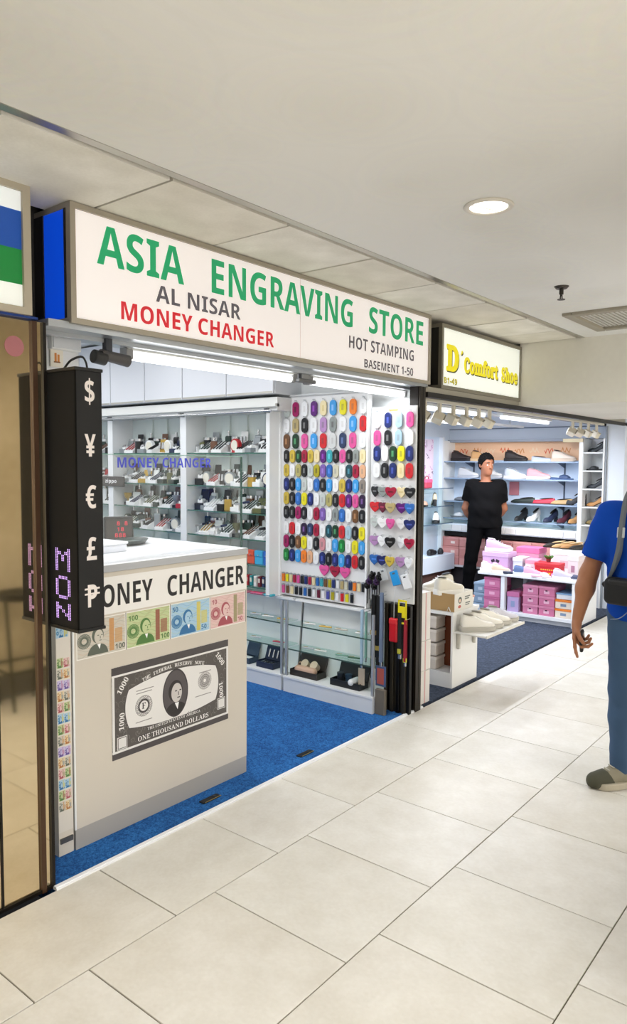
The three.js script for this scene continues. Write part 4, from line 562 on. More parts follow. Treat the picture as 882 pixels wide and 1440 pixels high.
  part('top_panel', span(8.44, 8.478, 1.62, 1.84, -4.5, -2.8), M('#f6c9a2', 0.5), W, null, null, 'peach top panel'); part('top_print', T(new THREE.PlaneGeometry(1.7, 0.2), 8.438, 1.73, -3.65, 0, -Math.PI / 2, 0), texMat(pt, 0.5), W);
  part('cornice', span(8.3, 8.478, 1.84, 1.87, -4.52, -2.8), M('#9aa2ae', 0.5), W); part('upper_wall_panel', span(8.42, 8.478, 1.87, 2.3, -4.56, -2.55), M('#dce5f0', 0.6), W); part('cornice_line', span(8.41, 8.42, 2.0, 2.012, -4.56, -2.55), M('#6f7c90', 0.5), W);
  for (const z of [-4.51, -2.79]) part('upright', span(8.14, 8.478, 0, 1.86, z - 0.02, z + 0.02), white, W);
  const shelf = (y, m) => { const s = part('shelf', bx(0.28, 0.012, 1.68), m, W, [8.3, y - 0.006, -3.65]); part('front_edge', bx(0.006, 0.016, 1.68), M('#8fa4be', 0.4), s, [-0.142, 0, 0]); for (const z of [-0.58, 0.58]) part('bracket', memo('brk', () => { const g = new THREE.ExtrudeGeometry(new THREE.Shape([[0, 0], [0.22, 0], [0, -0.06]].map((p) => new THREE.Vector2(...p))), { depth: 0.01, bevelEnabled: false }); return g.rotateY(Math.PI).translate(0.13, -0.006, 0); }), M('#5a6678', 0.5), s, [0, 0, z]); };
  shelf(1.605, M('#e6ecf3', 0.3)); shelf(1.4, M('#d9e4f0', 0.3)); shelf(1.115, M('#aebfd6', 0.3)); shelf(0.905, shelfGlass);
  for (const z of [-4.22, -3.07]) part('standard', span(8.43, 8.442, 0.8, 1.6, z - 0.008, z + 0.008), M('#4c5a6e', 0.5), W);
  part('pink_notice', span(8.425, 8.438, 1.2, 1.36, -3.74, -3.62), M('#c97f88', 0.6), W);
  part('ledge', span(8.14, 8.44, 0.74, 0.835, -4.49, -2.81), M('#e6edf6', 0.35), W);
  for (let i = 0; i < 12; i++) part('ledge_tile', rb(0.012, 0.07, 0.132, 0.003, 1), M('#e9e7e6', 0.3), W, [8.134, 0.785, -4.42 + i * 0.1395]);
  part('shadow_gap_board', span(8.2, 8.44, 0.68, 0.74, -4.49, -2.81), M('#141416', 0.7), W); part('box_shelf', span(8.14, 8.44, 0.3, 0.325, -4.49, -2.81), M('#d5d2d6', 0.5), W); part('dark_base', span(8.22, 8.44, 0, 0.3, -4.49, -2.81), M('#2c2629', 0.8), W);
  const pinkB = [M('#cf8f8c', 0.6), M('#d89a95', 0.6), M('#c98782', 0.6)];
  for (let r = 0; r < 3; r++) for (let i = 0; i < 7; i++) { const t = thing('shoe_box', `salmon shoe box under the wall ledge, row ${ORD[r]} from the bottom, ${ORD[i]} from the corner`, 'shoe box', [8.29, 0.326 + r * 0.114, -4.37 + i * 0.232], 0, 'salmon boxes under the ledge'); part('box', rb(0.29, 0.085, 0.222, 0.003, 1), pinkB[(i + r) % 3], t, [0, 0.0425, 0]); part('lid', rb(0.296, 0.028, 0.227, 0.003, 1), pinkB[(i + r + 1) % 3], t, [0, 0.097, 0]); part('size_label', bx(0.001, 0.03, 0.055), M('#ecd9d2', 0.6), t, [-0.1465, 0.045, 0.03]); }
  // heel column
  const H = thing('heel_column', 'narrow white shelf column holding single heeled shoes beside the front wall', 'shelving', [0, 0, 0]);
  part('back_panel', span(8.42, 8.44, 0.6, 1.86, -2.765, -2.555), M('#e2e5e6', 0.5), H); for (const z of [-2.772, -2.548]) part('side_panel', span(8.15, 8.44, 0, 1.86, z - 0.008, z + 0.008), M('#eceeee', 0.4), H); for (const y of [1.71, 1.51, 1.31, 1.11, 0.91, 0.7]) part('shelf', span(8.15, 8.42, y - 0.014, y, -2.763, -2.557), M('#eef0ef', 0.4), H); part('base_panel', span(8.16, 8.42, 0, 0.68, -2.763, -2.557), M('#dadde0', 0.5), H); part('name_strip', span(8.13, 8.15, 1.82, 1.86, -2.99, -2.77), M('#d8c9a2', 0.5), H); part('edge_shadow_strip', span(8.16, 8.2, 0, 1.99, -2.54, -2.52), M('#8d949c', 0.5), H);
  // --- left-back wall of the corner ---
  const Bk = thing('corner_shelving', 'pale blue glass-shelved corner unit behind the pillar with a patterned pink poster', 'shelving', [0, 0, 0]);
  part('back_panel', span(7.2, 8.14, 0.42, 1.9, -4.55, -4.53), M('#d3e3f5', 0.55), Bk); part('upright', span(8.1, 8.14, 0, 1.9, -4.54, -4.48), M('#eef3f8', 0.4), Bk); part('base', span(7.2, 8.12, 0.28, 0.47, -4.54, -4.3), M('#d5e2f0', 0.4), Bk); part('dark_base', span(7.2, 8.12, 0, 0.28, -4.54, -4.34), M('#5b4038', 0.7), Bk);
  for (const y of [1.275, 1.06, 0.85]) { const s = part('shelf', bx(0.9, 0.01, 0.2), shelfGlass, Bk, [7.65, y, -4.43]); part('front_edge', bx(0.9, 0.011, 0.006), M('#546880', 0.4), s, [0, 0, 0.102]); }
  const po = canvasTex(256, 256, (x) => { x.fillStyle = '#ecdcf0'; x.fillRect(0, 0, 256, 256); for (let i = 0; i < 40; i++) { x.strokeStyle = rnd() < 0.5 ? '#5a4a6a' : '#c78ac0'; x.lineWidth = 4; const a = rr(0, 256), b = rr(0, 256); x.beginPath(); x.moveTo(a, b); x.quadraticCurveTo(a + rr(-30, 30), b + rr(-30, 30), a + rr(-30, 30), b + rr(-30, 30)); x.stroke(); } });
  part('poster', T(new THREE.PlaneGeometry(0.55, 0.5), 7.68, 1.62, -4.528), texMat(po, 0.6), Bk);
  const bg = thing('handbag', 'small pink-red handbag standing on the top glass shelf of the corner unit', 'bag', [7.62, 1.281, -4.42]); part('body', rb(0.16, 0.1, 0.07, 0.015), M('#c0445c', 0.4), bg, [0, 0.05, 0]); part('flap', rb(0.162, 0.045, 0.075, 0.012), M('#d8608a', 0.4), bg, [0, 0.085, 0]); part('handle', memo('hh', () => new THREE.TorusGeometry(0.045, 0.006, 8, 20, Math.PI)), M('#b03a52', 0.4), bg, [0, 0.1, 0]);
  // --- shoes ---
  function loft(secs, n = 12) { // secs: [x, halfWidth, bottom, top, roundness]
    const P = [], I = [], R = 2 * n;
    for (const [x, w, b, t, e = 0.8] of secs) for (let k = 0; k < R; k++) { const a = k / n * Math.PI, c = Math.cos(a), s = Math.sin(a); P.push(x, s >= 0 ? b + (t - b) * Math.pow(s, e) : b, w * Math.sign(c) * Math.pow(Math.abs(c), s >= 0 ? 0.75 : 1)); }
    for (let i = 0; i + 1 < secs.length; i++) for (let k = 0; k < R; k++) { const a = i * R + k, b = i * R + (k + 1) % R, c = a + R, d = b + R; I.push(a, b, c, b, d, c); }
    const cap = (o, f) => { for (let k = 1; k + 1 < R; k++) f ? I.push(o, o + k + 1, o + k) : I.push(o, o + k, o + k + 1); }; cap(0, true); cap((secs.length - 1) * R, false);
    const g = new THREE.BufferGeometry(); g.setAttribute('position', new THREE.Float32BufferAttribute(P, 3)); g.setIndex(I); g.computeVertexNormals(); return g;
  }
  const SH = {
    sneaker: { upper: [[-0.13, 0.015, 0.03, 0.05], [-0.125, 0.032, 0.03, 0.095], [-0.1, 0.036, 0.03, 0.105], [-0.06, 0.034, 0.03, 0.098], [-0.02, 0.036, 0.03, 0.09], [0.03, 0.041, 0.03, 0.068], [0.08, 0.044, 0.03, 0.056], [0.115, 0.036, 0.03, 0.05], [0.135, 0.014, 0.03, 0.04]], sole: [[-0.142, 0.018, 0.004, 0.034, 0.3], [-0.13, 0.036, 0, 0.036, 0.3], [-0.05, 0.037, 0, 0.034, 0.3], [0.06, 0.047, 0, 0.032, 0.3], [0.12, 0.04, 0.004, 0.034, 0.3], [0.145, 0.014, 0.012, 0.034, 0.3]], lace: 1, hole: [-0.075, 0.1035, 0.042, 0.021, -0.12] },
    pump: { upper: [[-0.115, 0.012, 0.062, 0.08], [-0.11, 0.026, 0.058, 0.115], [-0.08, 0.027, 0.052, 0.108], [-0.03, 0.026, 0.03, 0.072], [0.02, 0.032, 0.008, 0.045], [0.06, 0.035, 0.005, 0.046], [0.095, 0.024, 0.006, 0.036], [0.12, 0.006, 0.008, 0.018]], sole: [[-0.112, 0.02, 0.056, 0.062, 0.3], [-0.03, 0.022, 0.024, 0.034, 0.3], [0.02, 0.032, 0.001, 0.01, 0.3], [0.095, 0.024, 0.001, 0.008, 0.3], [0.12, 0.006, 0.002, 0.009, 0.3]], heel: 0.06, hole: [-0.05, 0.1, 0.06, 0.02, -0.42] },
    flat: { upper: [[-0.13, 0.014, 0.012, 0.04], [-0.125, 0.027, 0.012, 0.062], [-0.09, 0.03, 0.012, 0.06], [-0.02, 0.031, 0.01, 0.05], [0.04, 0.036, 0.008, 0.044], [0.085, 0.03, 0.008, 0.04], [0.12, 0.013, 0.008, 0.026], [0.132, 0.004, 0.01, 0.016]], sole: [[-0.132, 0.02, 0, 0.014, 0.3], [-0.08, 0.03, 0, 0.014, 0.3], [0.04, 0.037, 0, 0.01, 0.3], [0.13, 0.006, 0.002, 0.012, 0.3]], hole: [-0.04, 0.057, 0.075, 0.022, -0.1] },
    slide: { upper: [[-0.02, 0.037, 0.016, 0.05], [0.02, 0.042, 0.016, 0.062], [0.06, 0.042, 0.016, 0.054], [0.085, 0.039, 0.016, 0.036]], sole: [[-0.13, 0.018, 0, 0.026, 0.3], [-0.11, 0.032, 0, 0.026, 0.3], [0.0, 0.034, 0, 0.02, 0.3], [0.08, 0.043, 0, 0.018, 0.3], [0.12, 0.03, 0, 0.018, 0.3], [0.132, 0.01, 0.004, 0.016, 0.3]] },
  };
  const sg = {}; for (const k in SH) { sg[k] = { u: loft(SH[k].upper), s: loft(SH[k].sole) }; if (SH[k].heel) { sg[k].h = loft([[-0.118, 0.008, 0, 0.062, 0.3], [-0.112, 0.02, 0, 0.062, 0.3], [-0.085, 0.018, 0, 0.06, 0.3], [-0.08, 0.006, 0, 0.058, 0.3]]); } }
  function shoe(kind, up, sole, lining, pos, turn, label, group, s = 1) {
    const t = thing('shoe', label, 'shoe', pos, turn, group), K = SH[kind];
    part('upper', sg[kind].u, M(up, 0.5), t); part('sole', sg[kind].s, M(sole, 0.6), t); if (sg[kind].h) part('heel', sg[kind].h, M(sole, 0.4), t);
    if (K.hole) part('lining', memo('ln' + kind, () => new THREE.SphereGeometry(1, 20, 10).scale(K.hole[2], 0.006, K.hole[3]).rotateZ(K.hole[4])), M(lining, 0.8), t, [K.hole[0], K.hole[1], 0]);
    if (K.lace) for (let i = 0; i < 3; i++) part('lace', rb(0.006, 0.004, 0.032, 0.002, 1), M(lining === '#f3f1ec' ? '#d8d6d0' : '#f3f1ec', 0.7), t, [-0.005 + i * 0.02, 0.09 - i * 0.009, 0], [0, 0, -0.45]);
    t.scale.set(s, s * (kind === 'sneaker' ? 1.22 : kind === 'pump' ? 1.25 : 1), s); return t;
  }
  const R = -Math.PI / 2, L = Math.PI / 2, g1 = 'single shoes on the wall shelves';
  [['sneaker', '#2b211f', '#1b1514', -4.31, R, 'black chunky sneaker on the top wall shelf nearest the corner'], ['sneaker', '#cfa06a', '#d8b98c', -4.04, R, 'tan sneaker on the top wall shelf beside the black chunky one'], ['sneaker', '#2a211f', '#171212', -3.6, R, 'black sneaker in the middle of the top wall shelf above the man'], ['flat', '#b9c3d6', '#dfe4ec', -3.27, R, 'pale blue-grey flat shoe on the peach-backed top wall shelf'], ['sneaker', '#ddcfc2', '#c9b8a6', -3.03, R, 'cream white sneaker at the front end of the top wall shelf']].forEach(([k, a, b, z, r, l], i) => shoe(k, a, b, '#4a3a34', [8.27, 1.606, z], r, l, g1, 1));
  [['sneaker', '#d6d8da', '#b9bec6', -4.21, 'plain white sneaker on the second wall shelf nearest the corner'], ['sneaker', '#d6d8da', '#b9bec6', -3.9, 'white sneaker on the second wall shelf behind the man in black'], ['sneaker', '#c3cddb', '#e6e9ee', -3.6, 'white and grey-blue sneaker on the second wall shelf'], ['sneaker', '#d79aa4', '#e6d2d4', -3.32, 'pale pink sneaker on the second wall shelf'], ['slide', '#33486e', '#3f5a86', -3.04, 'navy slip-on sandal on the second wall shelf front end']].forEach(([k, a, b, z, l]) => shoe(k, a, b, '#8f949c', [8.27, 1.401, z], R, l, g1));
  [['flat', '#7b7f86', '#2e3238', -4.25, L, 'grey flat shoe on the third wall shelf nearest the corner'], ['flat', '#1f2a26', '#15181a', -3.5, L, 'dark green pointed flat on the third wall shelf'], ['flat', '#c8384c', '#3a1f22', -3.26, L, 'pink-red pointed flat on the third wall shelf'], ['flat', '#b99a6c', '#4a3d22', -3.05, L, 'tan pointed flat on the third wall shelf'], ['pump', '#24262a', '#131416', -2.89, L, 'black low-heeled pump at the front end of the third wall shelf']].forEach(([k, a, b, z, r, l]) => shoe(k, a, b, '#1a1614', [8.27, 1.116, z], r, l, g1, 1.12));
  [['slide', '#e3e6ea', '#6a7078', -4.29, 1.9, 'white sandal with a grey sole on the glass wall shelf near the corner'], ['slide', '#b0746a', '#8a5a4e', -4.05, 1.9, 'dusty red sandal on the glass wall shelf beside the man'], ['pump', '#1c1e22', '#101114', -3.51, 2.95, 'black heeled shoe on the glass wall shelf turned towards the room'], ['pump', '#eef0f2', '#dfe2e6', -3.36, 2.9, 'white heeled shoe on the glass wall shelf turned towards the room'], ['pump', '#2a3350', '#1c2236', -3.155, 2.85, 'navy heeled shoe on the glass wall shelf turned towards the room'], ['pump', '#5a2c3c', '#1f2a44', -3.0, 2.9, 'maroon heeled shoe on the glass wall shelf turned towards the room'], ['pump', '#c99860', '#3f3a34', -2.87, 2.85, 'tan heeled shoe at the front end of the glass wall shelf']].forEach(([k, a, b, z, r, l]) => shoe(k, a, b, '#141210', [8.25, 0.911, z], r, l, g1, 1));
  [['pump', '#141c20', 1.71, 'black high-heeled shoe on the topmost shelf of the white column'], ['slide', '#23262a', 1.51, 'black strappy sandal on the second shelf of the white column'], ['pump', '#20262c', 1.31, 'charcoal heeled shoe on the third shelf of the white column'], ['pump', '#c08a4e', 1.11, 'tan heeled shoe on the fourth shelf of the white column'], ['pump', '#8f7a4a', 0.91, 'olive tan heeled shoe on the fifth shelf of the white column']].forEach(([k, a, y, l], i) => shoe(k, a, i === 3 ? '#5a3a20' : '#15171a', '#2a2420', [8.27, y + 0.001, -2.66], L, l, 'single heels on the white column', 0.82));
  [['pump', '#c9c0a8', 1.06, 7.8, 0.6, 'cream heeled shoe on the middle glass shelf of the corner unit'], ['sneaker', '#e9edf2', 0.85, 7.85, 0.5, 'white sneaker on the lower glass shelf of the corner unit'], ['flat', '#15181c', 0.47, 7.78, 0.2, 'black flat shoe on the base of the corner unit'], ['flat', '#1d2126', 0.47, 7.98, 0.5, 'second black flat shoe on the base of the corner unit, nearer the corner'], ['slide', '#c9a08c', 1.06, 7.55, 0.4, 'beige sandal on the middle glass shelf of the corner unit']].forEach(([k, a, y, x, r, l]) => shoe(k, a, '#1a1c20', '#2a2420', [x, y + 0.007, -4.42], r, l, 'single shoes on the corner unit', 1.05));
  // --- display table ---
  const T1 = thing('display_table', 'low white display table with an open base in the middle of the shoe shop', 'table', [0, 0, 0]);
  const tw = M('#eef0f4', 0.4);
  part('table_top', T(rb(0.66, 0.03, 1.02, 0.006), 7.28, 0.452, -2.9), tw, T1); part('base_shelf', span(6.97, 7.58, 0.05, 0.08, -3.14, -2.42), tw, T1); part('plinth', span(7.0, 7.58, 0.0, 0.05, -3.14, -2.42), M('#c9ccd2', 0.5), T1);
  part('end_panel', span(6.96, 7.6, 0.0, 0.438, -2.43, -2.4), tw, T1); part('leg', span(6.97, 7.03, 0.05, 0.438, -3.16, -3.12), tw, T1); part('leg', span(7.54, 7.6, 0.0, 0.438, -3.16, -3.12), tw, T1); part('back_panel', span(7.57, 7.59, 0.08, 0.438, -3.12, -2.43), M('#d5dae2', 0.5), T1);
  const sbox = (name, label, c, lidc, x, y, z, w, h, d, turn, group, extra, lab) => { const t = thing(name, label, 'shoe box', [x, y, z], turn, group); part('box', rb(w, +(h * 0.78).toFixed(4), d, 0.003, 1), M(c, 0.6), t, [0, h * 0.39, 0]); part('lid', rb(w + 0.008, +(h * 0.24).toFixed(4), d + 0.008, 0.003, 1), M(lidc, 0.6), t, [0, h * 0.88, 0]); if (lab) part('size_label', bx(0.001, h * 0.3, d * 0.35), M(lab, 0.6), t, [-w / 2 - 0.001, h * 0.4, 0]); if (extra) extra(t); return t; };
  const gt = 'boxes displayed on the low table';
  sbox('shoe_box', 'lavender shoe box at the end of the low table, a sneaker on it', '#d3a9d6', '#dcb6de', 7.12, 0.468, -3.25, 0.2, 0.2, 0.28, 0, gt, (t) => { for (const s of [-1, 1]) part('dark_motif', rb(0.002, 0.03, 0.04, 0.001, 1), M('#2c2030', 0.6), t, [-0.101, 0.11, s * 0.025], [s * 0.4, 0, 0]); });
  sbox('shoe_box', 'white shoe box with a dark label on the low table', '#ece9ef', '#efecf2', 7.14, 0.468, -3.02, 0.18, 0.16, 0.1, 0, gt, null, '#3a2c34');
  sbox('shoe_box', 'white and pink shoe box with dark and red marks on the low table', '#f0dfe6', '#ef9fbb', 7.12, 0.468, -2.88, 0.18, 0.15, 0.12, 0.15, gt, null, '#7a3040');
  sbox('shoe_box', 'pink lidded shoe box behind the white ones on the low table', '#e7a0bd', '#e070a0', 7.4, 0.468, -3.02, 0.2, 0.24, 0.24, 0, gt, null, '#f2c7d8');
  const rt = canvasTex(256, 128, (x) => { x.fillStyle = '#cf1f2c'; x.fillRect(0, 0, 256, 128); x.fillStyle = '#f1c93a'; for (let i = 0; i < 6; i++) x.fillRect(60 + i * 24, 34, 16, 14); for (let i = 0; i < 5; i++) { x.fillStyle = ['#f1a53a', '#f6dc6a', '#f3e7e0', '#f1c93a', '#e88f8f'][i]; x.fillRect(48 + i * 34, 78, 24, 22); } });
  sbox('shoe_box', 'bright red shoe box with yellow print standing on the low table', '#cf1f2c', '#d8303a', 7.08, 0.468, -2.7, 0.16, 0.135, 0.24, 0, gt, (t) => part('print', T(new THREE.PlaneGeometry(0.23, 0.1), -0.0805, 0.055, 0, 0, -Math.PI / 2, 0), texMat(rt, 0.5), t));
  sbox('shoe_box', 'large white shoe box behind the red one on the low table', '#f1eff0', '#f5f3f2', 7.4, 0.468, -2.62, 0.2, 0.25, 0.32, 0, gt, null, '#e6c9d2');
  sbox('shoe_box', 'white shoe box at the aisle end of the low table', '#ecdfe4', '#f2e7ea', 7.2, 0.468, -2.48, 0.18, 0.22, 0.1, 0, gt, null, '#b5829a');
  const pl = thing('potted_plant', 'small green plant in a red pot on the red shoe box', 'plant', [7.1, 0.612, -2.72]); part('pot', cyl(0.025, 0.02, 0.03, 16), M('#7a2a2a', 0.6), pl, [0, 0.012, 0]); for (let i = 0; i < 9; i++) part('leaf', memo('lf', () => new THREE.SphereGeometry(1, 8, 6).scale(0.006, 0.03, 0.012).translate(0, 0.03, 0)), M(i % 2 ? '#3f6a2a' : '#4f8036', 0.6), pl, [0, 0.02, 0], [Math.sin(i * 2.4) * 0.9, 0, Math.cos(i * 2.4) * 0.9]);
  const g2 = 'small shoes on the low table';
  [['sneaker', '#d9b4dc', '#f0e4f2', 7.1, 0.672, -3.25, -1.3, 'lavender sneaker on top of the lavender box', 1], ['sneaker', '#f0e2dc', '#f7f2ee', 7.02, 0.468, -3.3, -1.2, 'small cream sneaker on the table in front of the lavender box', 0.75], ['sneaker', '#e9d0b8', '#f7efe4', 7.0, 0.468, -3.18, -1.2, 'small cream and gold sneaker in front of the lavender box', 0.7], ['slide', '#3a425c', '#2a3148', 7.0, 0.468, -3.03, -1.2, 'navy child sandal in front of the white boxes', 0.85], ['sneaker', '#5f76a6', '#e5e9f2', 7.0, 0.468, -2.93, -1.3, 'small denim blue sneaker in front of the white boxes', 0.75], ['sneaker', '#e6b6cf', '#f7eaf1', 7.0, 0.468, -2.83, -1.4, 'small pink sneaker nearest the red box on the low table', 0.75], ['slide', '#f3dbe6', '#efc4d8', 6.99, 0.468, -2.74, -1.2, 'pale pink child sandal in front of the red box', 0.8], ['slide', '#d77fa6', '#f2e6ee', 6.99, 0.468, -2.63, -1.3, 'rose child sandal in front of the red box', 0.8], ['sneaker', '#d9d2e6', '#f5f2fa', 7.0, 0.468, -2.53, -1.3, 'pale lilac sneaker towards the aisle end of the low table', 0.75], ['slide', '#4a5270', '#d9dbe6', 7.02, 0.468, -2.45, -1.3, 'navy and white child sandal at the aisle end of the low table', 0.8]].forEach(([k, a, b, x, y, z, r, l, s]) => shoe(k, a, b, '#e8d5dc', [x, y, z], r, l, g2, s));
  [['flat', '#2a241f', -2.77, 'black pointed flat lying on the large white box'], ['flat', '#c79f6c', -2.68, 'tan pointed flat lying between two dark ones on the large white box'], ['flat', '#b98a58', -2.59, 'brown pointed flat lying on the large white box'], ['flat', '#26221f', -2.5, 'black pointed flat nearest the aisle on the large white box']].forEach(([k, a, z, l]) => shoe(k, a, '#15120f', '#d9b98c', [7.4, 0.724, z], 2.4, l, 'pointed flats on the large white box'));
  // boxes below the table
  const gu = 'boxes under the low table';
  [['#c9799c', '#d48aa9'], ['#c97296', '#d283a4']].forEach((c, k) => { for (let r = 0; r < 3; r++) sbox('shoe_box', `pink shoe box under the table, ${['the stack nearer the lavender box', 'the stack nearer the orange box'][k]}, ${['bottom', 'middle', 'top'][r]}`, c[0], c[1], 7.16, 0.08 + r * 0.098, -2.86 + k * 0.165, 0.3, 0.096, 0.155, 0, gu, (t) => part('dark_motif', rb(0.002, 0.012, 0.022, 0.001, 1), M('#4a2436', 0.6), t, [-0.156, 0.055, 0]), '#e6b6cb'); });
  sbox('shoe_box', 'lilac shoe box under the table beside the white leg', '#b9a2cf', '#c26f9e', 7.15, 0.08, -3.04, 0.3, 0.2, 0.12, 0, gu, null, '#8e9cc4');
  sbox('shoe_box', 'dark magenta shoe box wedged beside the lilac one under the table', '#6a1f3c', '#8a2f50', 7.2, 0.08, -2.957, 0.3, 0.21, 0.035, 0, gu);
  for (let r = 0; r < 2; r++) sbox('shoe_box', ['orange and white shoe box on the floor of the table base', 'orange and white shoe box stacked second under the table'][r], '#e9dccb', '#e8812a', 7.16, 0.08 + r * 0.09, -2.53, 0.28, 0.088, 0.16, 0, gu, null, '#7a8ea8');
  sbox('shoe_box', 'blue-lidded white shoe box on top of the orange ones', '#dfe5ea', '#7fa6cc', 7.16, 0.262, -2.53, 0.26, 0.06, 0.15, 0, gu);
  for (let r = 0; r < 4; r++) sbox('shoe_box', `pink shoe box in the stack at the man's legs, ${['bottom', 'second', 'third', 'top'][r]}`, '#c9749c', '#b85f8a', 7.12, 0.003 + r * 0.102, -3.26, 0.28, 0.1, 0.17, 0, 'free stack of pink boxes', null, '#e3a8c4');
  for (let r = 0; r < 3; r++) sbox('shoe_box', `grey-blue plastic shoe box behind the pink stack, ${['bottom', 'middle', 'top'][r]}`, '#7f97ad', '#93a9bd', 7.2, 0.003 + r * 0.11, -3.43, 0.28, 0.105, 0.14, 0, 'grey-blue boxes', null, '#b5c4d2');
  const ds = thing('tape_reel', 'black spoked reel lying on the carpet before the low table', 'reel', [6.86, 0.003, -3.06]); part('rim', memo('rim', () => new THREE.TorusGeometry(0.06, 0.014, 10, 30).rotateX(Math.PI / 2)), black, ds, [0, 0.03, 0]); part('hub', cyl(0.03, 0.034, 0.03, 18), M('#2c2d2f', 0.5), ds, [0, 0.025, 0]); for (let i = 0; i < 5; i++) part('spoke', rb(0.05, 0.01, 0.01, 0.002, 1), black, ds, [Math.cos(i * 1.257) * 0.04, 0.03, -Math.sin(i * 1.257) * 0.04], [0, i * 1.257, 0]);
  // --- low cabinet by the entrance ---
  const cb = thing('low_cabinet', 'low white open-sided cabinet with a brown interior at the shoe shop entrance', 'cabinet', [0, 0, 0]);
  part('front_panel', span(4.53, 4.91, 0.0, 0.535, -2.415, -2.4), M('#ebeae6', 0.45), cb); part('end_panel', span(4.89, 4.91, 0, 0.535, -2.78, -2.415), M('#e2e1dd', 0.45), cb); part('top', span(4.52, 4.92, 0.52, 0.542, -2.79, -2.395), M('#efeeea', 0.4), cb); part('bottom', span(4.53, 4.89, 0.0, 0.11, -2.78, -2.415), M('#e7e6e2', 0.45), cb); part('back_panel', span(4.53, 4.89, 0, 0.52, -2.79, -2.775), M('#dcdbd6', 0.45), cb); part('brown_lining', span(4.7, 4.712, 0.11, 0.52, -2.77, -2.415), M('#7a3f22', 0.5), cb); part('brown_lining', span(4.58, 4.7, 0.11, 0.52, -2.43, -2.418), M('#86492a', 0.5), cb);
  for (let r = 0; r < 4; r++) sbox('shoe_box', `pale shoe box inside the brown-lined cabinet, ${['bottom', 'second', 'third', 'top'][r]} of the pile`, '#d9cfc2', '#e2d9cd', 4.61, 0.112 + r * 0.098, -2.65, 0.13, 0.088, 0.22, 0, 'boxes inside the low cabinet', null, '#a59a8c');
  const ob = thing('open_shoe_box', 'open cardboard and white shoe box with cream sneakers on the low cabinet', 'shoe box', [4.68, 0.542, -2.56], 0); const card = M('#b08d5a', 0.7), wb = M('#e6e2d8', 0.55);
  part('bottom', bx(0.27, 0.006, 0.32), card, ob, [0, 0.003, 0]); part('front_wall', rb(0.27, 0.125, 0.006, 0.002, 1), wb, ob, [0, 0.0625, 0.16]); part('back_wall', rb(0.27, 0.125, 0.006, 0.002, 1), wb, ob, [0, 0.0625, -0.16]); part('side_wall', rb(0.006, 0.125, 0.32, 0.002, 1), card, ob, [-0.135, 0.0625, 0]); part('side_wall', rb(0.006, 0.125, 0.32, 0.002, 1), wb, ob, [0.135, 0.0625, 0]);
  const pr = canvasTex(256, 128, (x) => { x.fillStyle = '#e6e2d8'; x.fillRect(0, 0, 256, 128); x.fillStyle = '#6f736c'; x.fillRect(140, 28, 80, 10); x.fillRect(140, 44, 66, 10); x.fillRect(150, 78, 70, 10); x.fillRect(150, 94, 60, 8); x.fillStyle = '#3f5148'; x.beginPath(); x.arc(70, 50, 26, 0, 7); x.fill(); x.fillStyle = '#c8675a'; x.beginPath(); x.ellipse(64, 100, 22, 12, 0, 0, 7); x.fill(); x.fillStyle = '#e3c6ae'; x.beginPath(); x.arc(70, 54, 15, 0, 7); x.fill(); }); part('front_print', T(new THREE.PlaneGeometry(0.26, 0.115), 0, 0.062, 0.1635), texMat(pr, 0.5), ob); part('paper_filler', T(rb(0.25, 0.05, 0.3, 0.02), 0, 0.08, 0), M('#f0ede6', 0.9), ob);
  shoe('sneaker', '#e3dccb', '#f1ede2', '#5a5a52', [4.65, 0.65, -2.5], -0.3, 'cream sneaker lying at the front of the open shoe box', 'sneakers in the open box', 0.95); shoe('sneaker', '#ddd6c6', '#f1ede2', '#2e3338', [4.7, 0.65, -2.62], 2.7, 'cream sneaker lying at the back of the open shoe box', 'sneakers in the open box', 0.95);
  const tk = thing('price_card', 'small white folded price card on the low cabinet edge', 'card', [4.56, 0.543, -2.42 - 0.02]); for (const s of [-1, 1]) part('fold', bx(0.05, 0.035, 0.001), M('#f2f3f2', 0.6), tk, [0, 0.016, s * 0.007], [s * -0.4, 0, 0]);
  const bk2 = thing('clear_tub', 'translucent pale tub with a pink rim beside the open shoe box', 'tub', [4.85, 0.542, -2.45]); part('wall', new THREE.LatheGeometry([[0, 0.002], [0.035, 0.002], [0.045, 0.07], [0.042, 0.07], [0.033, 0.006], [0, 0.006]].map((a) => new THREE.Vector2(...a)), 24), M('#eeeae4', 0.4), bk2); part('rim', new THREE.TorusGeometry(0.044, 0.004, 8, 24).rotateX(Math.PI / 2), M('#e5a48e', 0.5), bk2, [0, 0.07, 0]);
  // tray of white sneakers
  const ty = thing('sneaker_tray', 'white tray shelf bracketed to the low cabinet front, holding white sneakers', 'tray', [4.85, 0.403, -2.275], 0.0); part('board', rb(0.63, 0.014, 0.245, 0.004), M('#e9e6dd', 0.4), ty); for (const s of [-0.26, -0.02]) part('bracket', rb(0.02, 0.12, 0.022, 0.003), M('#c9c5ba', 0.5), ty, [s, -0.066, -0.111]); part('front_lip', rb(0.63, 0.02, 0.01, 0.003), M('#d9d4c8', 0.4), ty, [0, 0, 0.125]);
  [[4.66, -2.28, 'white sneaker on the tray nearest the cabinet'], [4.79, -2.28, 'white sneaker second on the tray'], [4.92, -2.28, 'white sneaker third on the tray'], [5.05, -2.28, 'pale grey sneaker at the outer end of the tray']].forEach(([x, z, l], i) => shoe('sneaker', i === 3 ? '#cfccd4' : '#ece7db', '#b9b4a8', '#7d776b', [x, 0.411, z], -0.75, l, 'white sneakers on the tray', 0.92));
}
